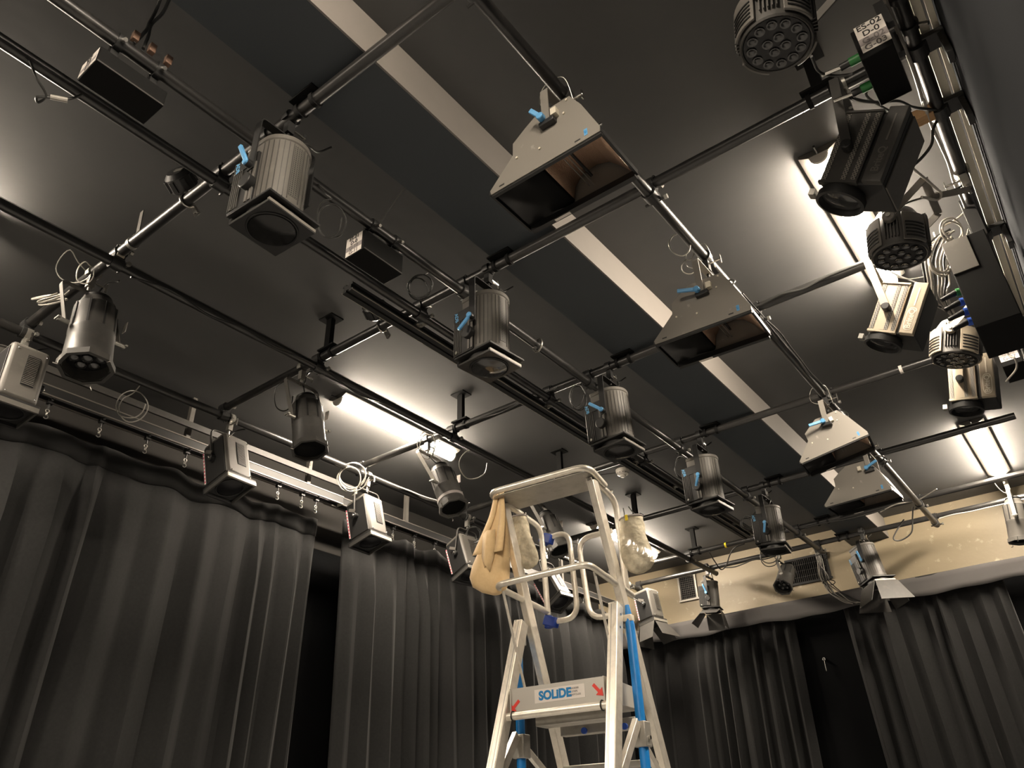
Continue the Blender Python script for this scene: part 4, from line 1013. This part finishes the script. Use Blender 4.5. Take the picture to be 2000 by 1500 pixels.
# rungs on the climbing side
for i in range(7):
    z = 0.28 + 0.27 * i; y = 0.02 + (3.105 - z) * 0.4
    MB().box((0, y, z), (2 * hx - 0.02, 0.075, 0.028)).build('rung', 'alu_dull', lad, 0.004)
for sgn in (-1, 1):
    MB().box((sgn * (hx + 0.10), -0.705, 0.02), (0.07, 0.09, 0.05)).build('foot', 'plastic_black', lad, 0.006)
    MB().box((sgn * hx, 1.262, 0.02), (0.06, 0.09, 0.05)).build('foot', 'plastic_black', lad, 0.006)
    MB().lathe([(0.03, 0.0), (0.03, 0.06), (0.022, 0.13)], 16, TR(sgn * (hx + 0.055), 0.19, 0)).build('foot', 'plastic_black', lad)
# platform: chequer plate deck, toe boards and carrying tubes
pl = MB().box((0, 0.20, 2.112), (2 * hx - 0.05, 0.37, 0.012)).build('platform_deck', 'chequer_plate', lad, 0.002)
tb = MB().box((0, 0.012, 2.155), (2 * hx - 0.04, 0.005, 0.098)).build('toe_board', 'chequer_plate', lad)
for sgn in (-1, 1):
    MB().prism([(0.0, 2.106), (0.0, 2.204), (0.10, 2.204), (0.30, 2.196), (0.36, 2.18), (0.375, 2.106)], sgn * (hx - 0.022) - 0.002, sgn * (hx - 0.022) + 0.002, 'yzx').build('side_toe_board', 'chequer_plate', lad)
MB().cyl((-hx - 0.01, 0.0, 2.088), (hx + 0.01, 0.0, 2.088), 0.017, 14).build('front_tube', 'alu', lad)
for sgn in (-1, 1): MB().torus((sgn * (hx - 0.035), 0.0, 2.088), 0.02, 0.003, (1, 0, 0), 18, 6).build('tube_ring', 'lamp_dark', lad)
MB().box((0.03, 0.12, 2.07), (0.36, 0.10, 0.05)).build('deck_beam', 'alu_dull', lad, 0.004)
MB().box((0.05, 0.30, 2.045), (0.38, 0.05, 0.05)).build('deck_beam', 'alu_dull', lad, 0.004)
for xx in (0.0, 0.2): MB().cyl((xx, 0.25, 2.03), (xx, 0.24, 2.03), 0.014, 14).build('end_plug', 'plug_blue', lad)
# maker's sticker and red arrows on the toe board
stk = MB().box((0.014, 0.0085, 2.158), (0.25, 0.001, 0.056)).build('maker_sticker', 'paper', lad)
text('sticker_lettering', 'SOLiDE', 0.050, 'logo_blue', stk, frame_mtx((-0.008, 0.0075, 2.157), (1, 0, 0), (0, 0, 1)), bold=0.0024)
for i, s_ in enumerate(('LADDER', 'STEPS', 'SCAFFOLDS')): text('small_print', s_, 0.011, 'ink_faint', stk, frame_mtx((0.090, 0.0075, 2.172 - i * 0.013), (1, 0, 0), (0, 0, 1)))
def arrow(c, ang, parent):
    pts = [(-0.035, -0.007), (0.004, -0.007), (0.004, -0.021), (0.032, 0), (0.004, 0.021), (0.004, 0.007), (-0.035, 0.007)]
    ca, sa = math.cos(ang), math.sin(ang)
    MB().prism([(c[0] + x * ca - y * sa, c[1] + x * sa + y * ca) for x, y in pts], 0.0075, 0.0088, 'xzy').build('red_arrow', 'red', parent)
arrow((0.203, 2.150), math.radians(-48), tb); arrow((-0.218, 2.128), math.radians(222), tb)
# top tray: rounded plate with tube rim
ty, tz = -0.06, 3.135
rim = bent([(-hx - 0.01, 0.14, tz - 0.02), (-hx - 0.03, ty - 0.02, tz), (hx + 0.03, ty - 0.02, tz), (hx + 0.01, 0.14, tz - 0.02)], 0.075, 8)
MB().tube(rim, 0.0165, 12).build('tray_rim', 'alu', lad)
tp = [(p.x * 0.985, p.y + 0.008) for p in rim]
MB().prism(tp, tz - 0.022, tz - 0.018, 'xyz').build('tray', 'alu_dull', lad)
# upper guard rail returning along both sides
for sgn in (-1, 1):
    back = 0.40 if sgn < 0 else 0.275
    pts = bent([(sgn * hx, 0.06, 3.115), (sgn * hx, back, 3.085), (sgn * hx, back + 0.025, 2.62)], 0.07, 8)
    MB().tube(pts, 0.0155, 12).build('guard_rail', 'alu', lad)
    b = MB(); b.cyl((sgn * hx - 0.02, 0.20, 3.103), (sgn * hx + 0.026, 0.20, 3.103), 0.007, 8); b.build('rail_bolt', 'steel', lad)
# knee rail, a U around three sides
kr = bent([(-hx, 0.42, 2.635), (-hx, -0.075, 2.66), (hx, -0.10, 2.66), (hx, 0.36, 2.62)], 0.055, 8)
MB().tube(kr, 0.0155, 12).build('knee_rail', 'alu', lad)
# two half gates with blue clamps
gl = bent([(-hx, 0.435, 3.035), (-0.105, 0.435, 3.045), (-0.085, 0.435, 2.58), (-hx, 0.435, 2.585)], 0.085, 8)
MB().tube(gl, 0.0145, 12).build('half_gate', 'alu', lad)
gr = bent([(hx - 0.10, 0.42, 2.985), (-0.045, 0.42, 2.985), (-0.01, 0.42, 2.56), (hx - 0.12, 0.42, 2.56)], 0.085, 8)
MB().tube(gr, 0.0145, 12).build('half_gate', 'alu', lad)
for zz in (3.03, 2.585):
    b = MB(); b.box((-hx + 0.015, 0.43, zz), (0.07, 0.05, 0.05), RY(20).to_3x3()); b.cyl((-hx, 0.43, zz - 0.03), (-hx, 0.43, zz + 0.03), 0.024, 12)
    b.build('gate_clamp', 'blue_clamp', lad, 0.004)

# ------------------------------------------------------------------ bags on the ladder
LM = Matrix.Translation((-2.015, 2.965, 0)) @ RZ(math.degrees(LY))
def bag_loft(rings, n=28):
    """rings: (cx, cy, z, rx, ry, wobble)"""
    v = []; f = []
    for (cx, cy, z, rx, ry, wob) in rings:
        for j in range(n):
            a = 2 * PI * j / n; k = 1 + wob * math.sin(3 * a + z * 21) + wob * 0.6 * math.sin(7 * a + z * 33)
            v.append((cx + rx * k * math.cos(a), cy + ry * k * math.sin(a), z))
    for i in range(len(rings) - 1):
        for j in range(n): f.append((i * n + j, i * n + (j + 1) % n, (i + 1) * n + (j + 1) % n, (i + 1) * n + j))
    f.append(tuple((len(rings) - 1) * n + j for j in range(n)))
    return v, f
tote = thing('tote_bag', 'beige cotton tote bag hanging from the ladder top', 'bag', LM @ Vector((-0.285, -0.02, 3.13)), LY)
b = MB(); v, f = bag_loft([(0.038, 0.0, -0.015, 0.020, 0.010, 0.06), (0.030, 0.0, -0.08, 0.036, 0.018, 0.10), (0.018, 0.0, -0.15, 0.055, 0.030, 0.10), (0.0, 0.0, -0.22, 0.074, 0.042, 0.09), (-0.014, 0, -0.28, 0.088, 0.052, 0.08), (-0.026, 0, -0.34, 0.102, 0.062, 0.07), (-0.032, 0, -0.395, 0.108, 0.068, 0.06), (-0.026, 0, -0.44, 0.096, 0.064, 0.05), (-0.01, 0, -0.475, 0.062, 0.045, 0.05), (0.0, 0, -0.492, 0.025, 0.02, 0.02)])
b._add(v, f); b.build('sack', 'cotton', tote, solid=0.003)
def strap(pts, w0, w1, name='strap', parent=tote, material='cotton', up=(0, 1, 0)):
    P = spline(pts, 6); v = []; f = []
    for i, p in enumerate(P):
        k = i / (len(P) - 1); w = w0 + (w1 - w0) * k
        v += [p + Vector((-w / 2, 0, 0)), p + Vector((w / 2, 0, 0))]
    for i in range(len(P) - 1): f.append((2 * i, 2 * i + 1, 2 * i + 3, 2 * i + 2))
    b = MB(); b._add(v, f); return b.build(name, material, parent, solid=0.0035)
strap([(0.026, -0.014, 0.014), (0.004, -0.026, -0.10), (-0.030, -0.044, -0.20), (-0.070, -0.060, -0.30)], 0.026, 0.05)
strap([(0.056, -0.014, 0.012), (0.064, -0.026, -0.11), (0.066, -0.044, -0.20), (0.060, -0.064, -0.31)], 0.026, 0.05)
v = []; f = []
for i, (zz, w, yy) in enumerate(((-0.19, 0.050, -0.058), (-0.25, 0.056, -0.066), (-0.31, 0.05, -0.074), (-0.37, 0.02, -0.076))):
    v += [(-0.005 - w * 0.6, yy + 0.008, zz - 0.01), (-0.005, yy - 0.004, zz), (-0.005 + w * 0.8, yy + 0.008, zz - 0.012 * i)]
for i in range(3):
    for j in range(2): a = i * 3 + j; f.append((a, a + 1, a + 4, a + 3))
b = MB(); b._add(v, f); b.build('folded_flap', 'cotton', tote, solid=0.003)
def net_bag(loc, label, w, h, seed, lean=0.0, tape=False):
    t = thing('mesh_bag', label, 'bag', loc, LY, 'see-through mesh bags on the guard rail')
    b = MB(); v, f = bag_loft([(0, 0, 0, w * 0.82, w * 0.5, 0.01), (0, 0, -0.02, w * 0.82, w * 0.5, 0.01), (lean * 0.15, 0, -h * 0.15, w * 0.84, w * 0.5, 0.06), (lean * 0.3, 0, -h * 0.3, w * 0.86, w * 0.5, 0.09), (lean * 0.45, 0, -h * 0.45, w * 0.92, w * 0.55, 0.11), (lean * 0.6, 0, -h * 0.6, w * 0.98, w * 0.58, 0.12), (lean * 0.75, 0, -h * 0.74, w * 1.02, w * 0.6, 0.12), (lean * 0.9, 0, -h * 0.86, w * 0.98, w * 0.55, 0.12), (lean, 0, -h * 0.95, w * 0.7, w * 0.4, 0.08), (lean, 0, -h, w * 0.3, w * 0.2, 0.03)])
    b._add(v, f); b.build('net', 'net', t, solid=0.0015)
    MB().tube([(w * 0.82 * math.cos(a), w * 0.5 * math.sin(a), 0) for a in [2 * PI * i / 24 for i in range(24)]], 0.005, 8, closed=True).build('rim_binding', 'paper_grey', t)
    rnd = random.Random(seed)
    for k in range(3):
        pts = [(rnd.uniform(-w, w) * 0.6 + lean * i / 9, rnd.uniform(-w, w) * 0.3, -h * (0.25 + 0.7 * abs(math.sin(i * 0.9 + k)))) for i in range(9)]
        MB().tube(spline(pts, 6), 0.0026, 6).build('cord_inside', 'cable_black' if k < 2 else 'steel_dull', t)
    for k in range(3):
        c = Vector((rnd.uniform(-w, w) * 0.4 + lean * 0.85, rnd.uniform(-w, w) * 0.2, -h * rnd.uniform(0.75, 0.9)))
        MB().bar(c - Vector((0.03, 0, 0.02)), c + Vector((0.03, 0, 0.02)), 0.018, 0.012).build('contents', 'wood' if k == 0 else 'steel_dull', t)
    if tape: MB().box((-w * 0.1, -w * 0.5 - 0.004, -0.008), (0.014, 0.003, 0.028)).build('tape_tab', 'yellow', t)
    for k in (-1, 1): MB().tube([(k * w * 0.5, 0, 0), (k * w * 0.3 - 0.01, 0.0, 0.03), (k * w * 0.2 - 0.02, 0, 0.06)], 0.003, 6).build('hanging_loop', 'cable_black', t)
net_bag(LM @ Vector((-0.268, 0.185, 3.085)), 'grey mesh bag with coiled cords beside the cotton bag', 0.058, 0.285, 3, lean=0.050)
net_bag(LM @ Vector((0.345, 0.235, 2.955)), 'mesh bag with yellowish contents on the right guard rail', 0.072, 0.275, 5, lean=0.012, tape=True)

# ------------------------------------------------------------------ loose cables
def cable(label, pts, r=0.0045, material='cable_black', per=8, name='cable', extra=()):
    o = MB().tube(spline(pts, per), r, 8).build(name, material)
    tag(o, label, 'cable'); return o
def on_pipe(label, axis, fixed, a0, a1, z, sag=0.012, n=8, r=0.005, material='cable_black', seed=0, side=1):
    """a cable taped along a pipe, slightly wavy"""
    rnd = random.Random(seed); pts = []
    for i in range(n + 1):
        a = a0 + (a1 - a0) * i / n; o_ = side * (PR + 0.006 + rnd.uniform(0, 0.012)); zz = z - rnd.uniform(-0.004, sag)
        pts.append((a, fixed + o_, zz) if axis == 'x' else (fixed + o_, a, zz))
    return cable(label, pts, r, material)
on_pipe('black cable running along the pipe above the left par cans', 'y', X3, 1.2, 3.0, ZL - 0.015, 0.05, 9, 0.0045, 'cable_black', 2, 1)
on_pipe('pale cable taped to the end of the third cross pipe', 'x', CY[2], -1.0, -0.36, ZC - 0.008, 0.015, 6, 0.007, 'cable_black', 3, -1)
on_pipe('black cable taped along the cross pipe left of the ladder top', 'x', CY[2], -3.0, -2.2, ZC - 0.02, 0.03, 6, 0.006, 'cable_black', 4, -1)
on_pipe('black cable along the pipe left of the box lamps', 'y', X4, 3.5, 4.4, ZL + 0.01, 0.02, 6, 0.006, 'cable_grey', 5, 1)
on_pipe('pale cable along the backmost cross pipe at right', 'x', CY[6], -0.9, -0.2, ZC - 0.03, 0.01, 6, 0.006, 'cable_grey', 6, -1)
on_pipe('slack cable under the second cross pipe from the back', 'x', CY[5], -1.9, -1.2, ZC - 0.03, 0.03, 5, 0.006, 'cable_black', 7, -1)
on_pipe('black cable taped along the copper flood pipe', 'y', XF, 3.2, 4.5, ZL + 0.0, 0.02, 8, 0.005, 'cable_black', 8, 1)
on_pipe('black cable taped along the back cross pipe by the wall vent', 'x', CY[6], -2.95, -2.3, ZC - 0.03, 0.03, 6, 0.006, 'cable_black', 9, -1)
on_pipe('black cable strapped to the far right pipe by the dimmer box', 'y', XE, 1.0, 2.6, ZL - 0.01, 0.02, 6, 0.007, 'cable_grey', 10, -1)
on_pipe('pale cable strapped to the far right pipe above the profile lamps', 'y', XE, 2.5, 3.3, ZL - 0.02, 0.02, 6, 0.006, 'cable_grey', 11, -1)
def nearest_pipe(p):
    best = None
    for y in CY:
        q = Vector((min(-0.05, max(-3.95, p.x)), y, ZC)); best = q if best is None or (q - p).length < (best - p).length else best
    for x in (X1, X2, X3, X4, XF, XE):
        q = Vector((x, p.y, ZL)); best = q if (q - p).length < (best - p).length else best
    return best
def coil(label, c, R, n, nrm, seed, r=0.0035, material='cable_black', squash=1.0):
    pts = loops(c, R, n, nrm, 0.22, seed, squash)
    k = min(range(8), key=lambda i: -pts[i].z); pts = pts[k:]
    a = nearest_pipe(pts[0]); lift = a + Vector((0, 0, PR * 0.9))
    o = MB().tube(spline([lift, lift * 0.45 + pts[0] * 0.55 + Vector((0, 0, -0.01))] + pts, 3), r, 6).build('cable_coil', material); tag(o, label, 'cable'); return o
vw = (0.55, -0.7, -0.3)
coil('two loops of thin cable hanging below the big spotlight', at(643, 430, 3.72), 0.05, 2, vw, 1, squash=1.5)
coil('coil of black cable on the pipe before the second spotlight', at(820, 560, 3.90), 0.055, 3, vw, 2)
coil('coil of black cable hanging left of the third spotlight', at(1130, 775, 3.86), 0.045, 3, vw, 3, squash=1.6)
coil('wide loops of thin cable below the large seven-lens par can', at(268, 788, 3.86), 0.085, 2, vw, 4, r=0.0035, material='cable_grey')
coil('pale cable coil above the bright box lamp', at(686, 938, 3.86), 0.09, 4, vw, 5, r=0.0045, material='cable_grey')
coil('large thin wire loop above the seven-lens par can', at(148, 525, 4.02), 0.085, 1, vw, 6, r=0.0028, material='wire_steel')
coil('small wire loop on the seven-lens par can yoke', at(170, 530, 3.98), 0.045, 1, vw, 16, r=0.0028, material='wire_steel', squash=1.3)
coil('bundled pale cable left of the seven-lens par can', at(105, 590, 3.90), 0.07, 4, (0.3, -0.7, 0.5), 7, r=0.0045, material='cable_grey', squash=0.4)
coil('thin cable loop right of the par can with a tape band', at(922, 905, 3.85), 0.10, 1, vw, 8, r=0.004, material='cable_grey')
coil('pair of cable loops above the par can with a tape band', at(838, 870, 3.93), 0.055, 2, vw, 9, r=0.0035, material='cable_grey', squash=1.7)
coil('dark cable loops beside the farthest middle spotlight', at(1458, 1022, 3.85), 0.05, 3, vw, 10, r=0.0035)
coil('dark cable loops left of the fourth spotlight', at(1332, 915, 3.84), 0.05, 3, vw, 12, r=0.004, squash=1.6)
coil('dark cable loop beneath the farthest middle spotlight', at(1500, 1088, 3.72), 0.075, 2, vw, 13, r=0.004)
coil('pale wire loop on the copper flood pipe above the second flood', at(1325, 478, 3.93), 0.05, 1, vw, 14, r=0.003, material='wire_steel')
coil('thin wire loop beside the second copper flood yoke', at(1345, 520, 3.88), 0.035, 1, vw, 15, r=0.0025, material='wire_steel')
coil('black cable loop beside the dark par can', at(557, 775, 3.85), 0.055, 1, vw, 17, r=0.004, squash=1.6)
coil('dark cable loops behind the cotton bag', at(925, 1045, 3.80), 0.06, 3, vw, 18, r=0.0045)
coil('dark cable loops behind the ladder half gate', at(1120, 1080, 3.85), 0.07, 3, vw, 19, r=0.004, material='cable_grey')
cable('thin dark cable with a pale plug hanging at the top left edge', [at(20, 95, 3.96), at(55, 115, 3.93), at(70, 150, 3.88), at(90, 185, 3.85), at(75, 200, 3.84), at(72, 190, 3.84), at(95, 190, 3.85), at(135, 193, 3.88), at(160, 185, 3.92)], 0.0045, 'cable_black')
o = MB().cyl(at(98, 189, 3.852), at(132, 196, 3.862), 0.009, 10).build('cable_plug', 'cable_grey'); tag(o, 'pale in-line plug on the thin cable at top left', 'plug')
cable('cables rising to the ceiling above the top left dimmer box', [at(262, 85, 3.96), at(285, 60, 4.05), at(292, 45, 4.12), at(305, 20, 4.20), at(318, -15, 4.245)], 0.006)
cable('second cable rising to the ceiling above the top left dimmer box', [at(280, 95, 3.96), at(290, 70, 4.04), at(296, 48, 4.12), at(318, 25, 4.18), at(335, -12, 4.245)], 0.006)
cable('steel safety wire rising from the pipe by the ES-01 box', [at(740, 440, 3.98), at(750, 425, 4.03), at(770, 395, 4.14), at(790, 368, 4.245)], 0.0025, 'wire_steel')
cable('slack black cable between the dark profile lamp and the right pipe', [at(1765, 330, 3.70), at(1790, 318, 3.75), at(1818, 285, 3.82), at(1822, 255, 3.88), at(1830, 235, 3.93)], 0.006)
cable('black cable arching above the dark profile lamp', [at(1640, 180, 3.90), at(1675, 195, 3.90), at(1715, 200, 3.88), at(1755, 198, 3.88), at(1785, 210, 3.90), at(1830, 215, 3.93)], 0.006)
cable('black cable from the top multi-lens lamp to the green plug', [at(1585, 110, 3.78), at(1600, 140, 3.80), at(1630, 148, 3.80), at(1665, 145, 3.78)], 0.005)
cable('thin white cable above the dark multi-lens lamp', [at(1762, 312, 3.75), at(1790, 335, 3.78), at(1822, 362, 3.80), at(1838, 378, 3.82), at(1830, 390, 3.82), at(1800, 385, 3.78)], 0.0055, 'cable_grey')
rnd = random.Random(4)
lab = ['outermost', 'second', 'third', 'fourth', 'fifth', 'sixth', 'seventh', 'innermost']
for k in range(8):
    a = at(1808 + k * 6, 478 + k * 2 + rnd.uniform(-6, 6), 3.80); 
    pts = [at(1858 + rnd.uniform(-4, 8), 448 + k * 3, 3.92), at(1822 + k * 5, 470 + rnd.uniform(-8, 8), 3.86), at(1802 + k * 7, 505 + rnd.uniform(-6, 6), 3.80), at(1806 + k * 7, 545 + rnd.uniform(-8, 8), 3.74), at(1815 + k * 5, 585 + rnd.uniform(-10, 10), 3.68), at(1838 + k * 4, 600 + k * 3, 3.66)]
    cable('%s cable of the pale tangle beside the distribution box' % lab[k], pts, 0.0052, 'cable_grey' if k % 3 else 'cable_black')
coil('pale coiled cable hanging left of the distribution box', at(1832, 505, 3.82), 0.05, 3, vw, 21, r=0.005, material='cable_grey', squash=1.5)
coil('pale cable loops above the grey face of the distribution box', at(1862, 452, 3.88), 0.05, 3, vw, 22, r=0.0045, material='cable_grey')
cable('thin cable looping under the bright profile lamp bracket', [at(1725, 525, 3.86), at(1745, 538, 3.80), at(1775, 545, 3.77), at(1810, 540, 3.76)], 0.0028, 'cable_grey')
cable('pale cable ending in a fork near the right edge', [at(1922, 628, 3.74), at(1945, 622, 3.80), at(1955, 610, 3.86), at(1985, 600, 3.92)], 0.005, 'cable_grey')
cable('pale cable curving down beside the right profile lamp', [at(1930, 675, 3.70), at(1945, 655, 3.75), at(1955, 635, 3.82), at(1968, 690, 3.72), at(1982, 700, 3.68), at(1985, 720, 3.66), at(1965, 745, 3.66)], 0.005, 'cable_grey')
cable('slack wire between the right cross pipes near the back wall', [at(1720, 1000, 3.98), at(1750, 985, 3.95), at(1790, 978, 3.95), at(1830, 955, 3.98)], 0.005, 'cable_grey')
cable('black cable hanging from the end of the copper flood pipe', [at(1783, 990, 3.93), at(1782, 1015, 3.85), at(1780, 1040, 3.75), at(1760, 1055, 3.70), at(1745, 1052, 3.72), at(1755, 1030, 3.82), at(1765, 1015, 3.90)], 0.006)
cable('black plug cable hanging by the yellow band near the back wall', [at(1385, 1078, 3.95), at(1395, 1095, 3.92), at(1408, 1112, 3.88), at(1418, 1105, 3.88), at(1425, 1085, 3.90), at(1435, 1070, 3.93), at(1455, 1062, 3.95)], 0.006)
hk = aty(1612, 1300, 7.93)
t = thing('hanging_fitting', 'small shiny steel fitting in the dark gap between the back curtains', 'fitting', hk)
MB().tube([(0, 0, -0.05), (0, 0, 0.05)], 0.006, 10).build('rod', 'steel', t)
MB().torus((0, 0, 0.06), 0.012, 0.003, (0, 1, 0), 14, 6).build('eye', 'steel_dull', t)
MB().box((0, 0.035, 0.06), (0.02, 0.07, 0.012)).build('wall_arm', 'fitting_black', t)
bun = thing('cable_bundle', 'bundle of cables hanging down the back wall beside the barn-door spotlight', 'cables', (-2.02, 7.66, 4.03))
for k in range(12):
    r1, r2, r3 = (rnd.uniform(-1, 1) for _ in range(3))
    pts = [(0.02 * r1 - 0.02, -0.03, 0.0), (-0.02 + 0.03 * r2, 0.0, -0.14), (-0.03 + 0.04 * r1, 0.06, -0.30), (0.02 + 0.05 * r3, 0.10, -0.44), (0.13 + 0.045 * r3, 0.07, -0.56 + 0.02 * r2), (0.22 + 0.05 * r3, 0.05, -0.60)]
    MB().tube(spline(pts, 6), 0.0052, 6).build('strand', 'cable_black' if k % 2 else 'cable_grey', bun)
for zz in (-0.12, -0.36): MB().torus((0.0, 0.03 if zz > -0.2 else 0.08, zz), 0.055, 0.004, (0, 0.2, 1), 18, 6).build('cable_tie', 'plastic_black', bun)
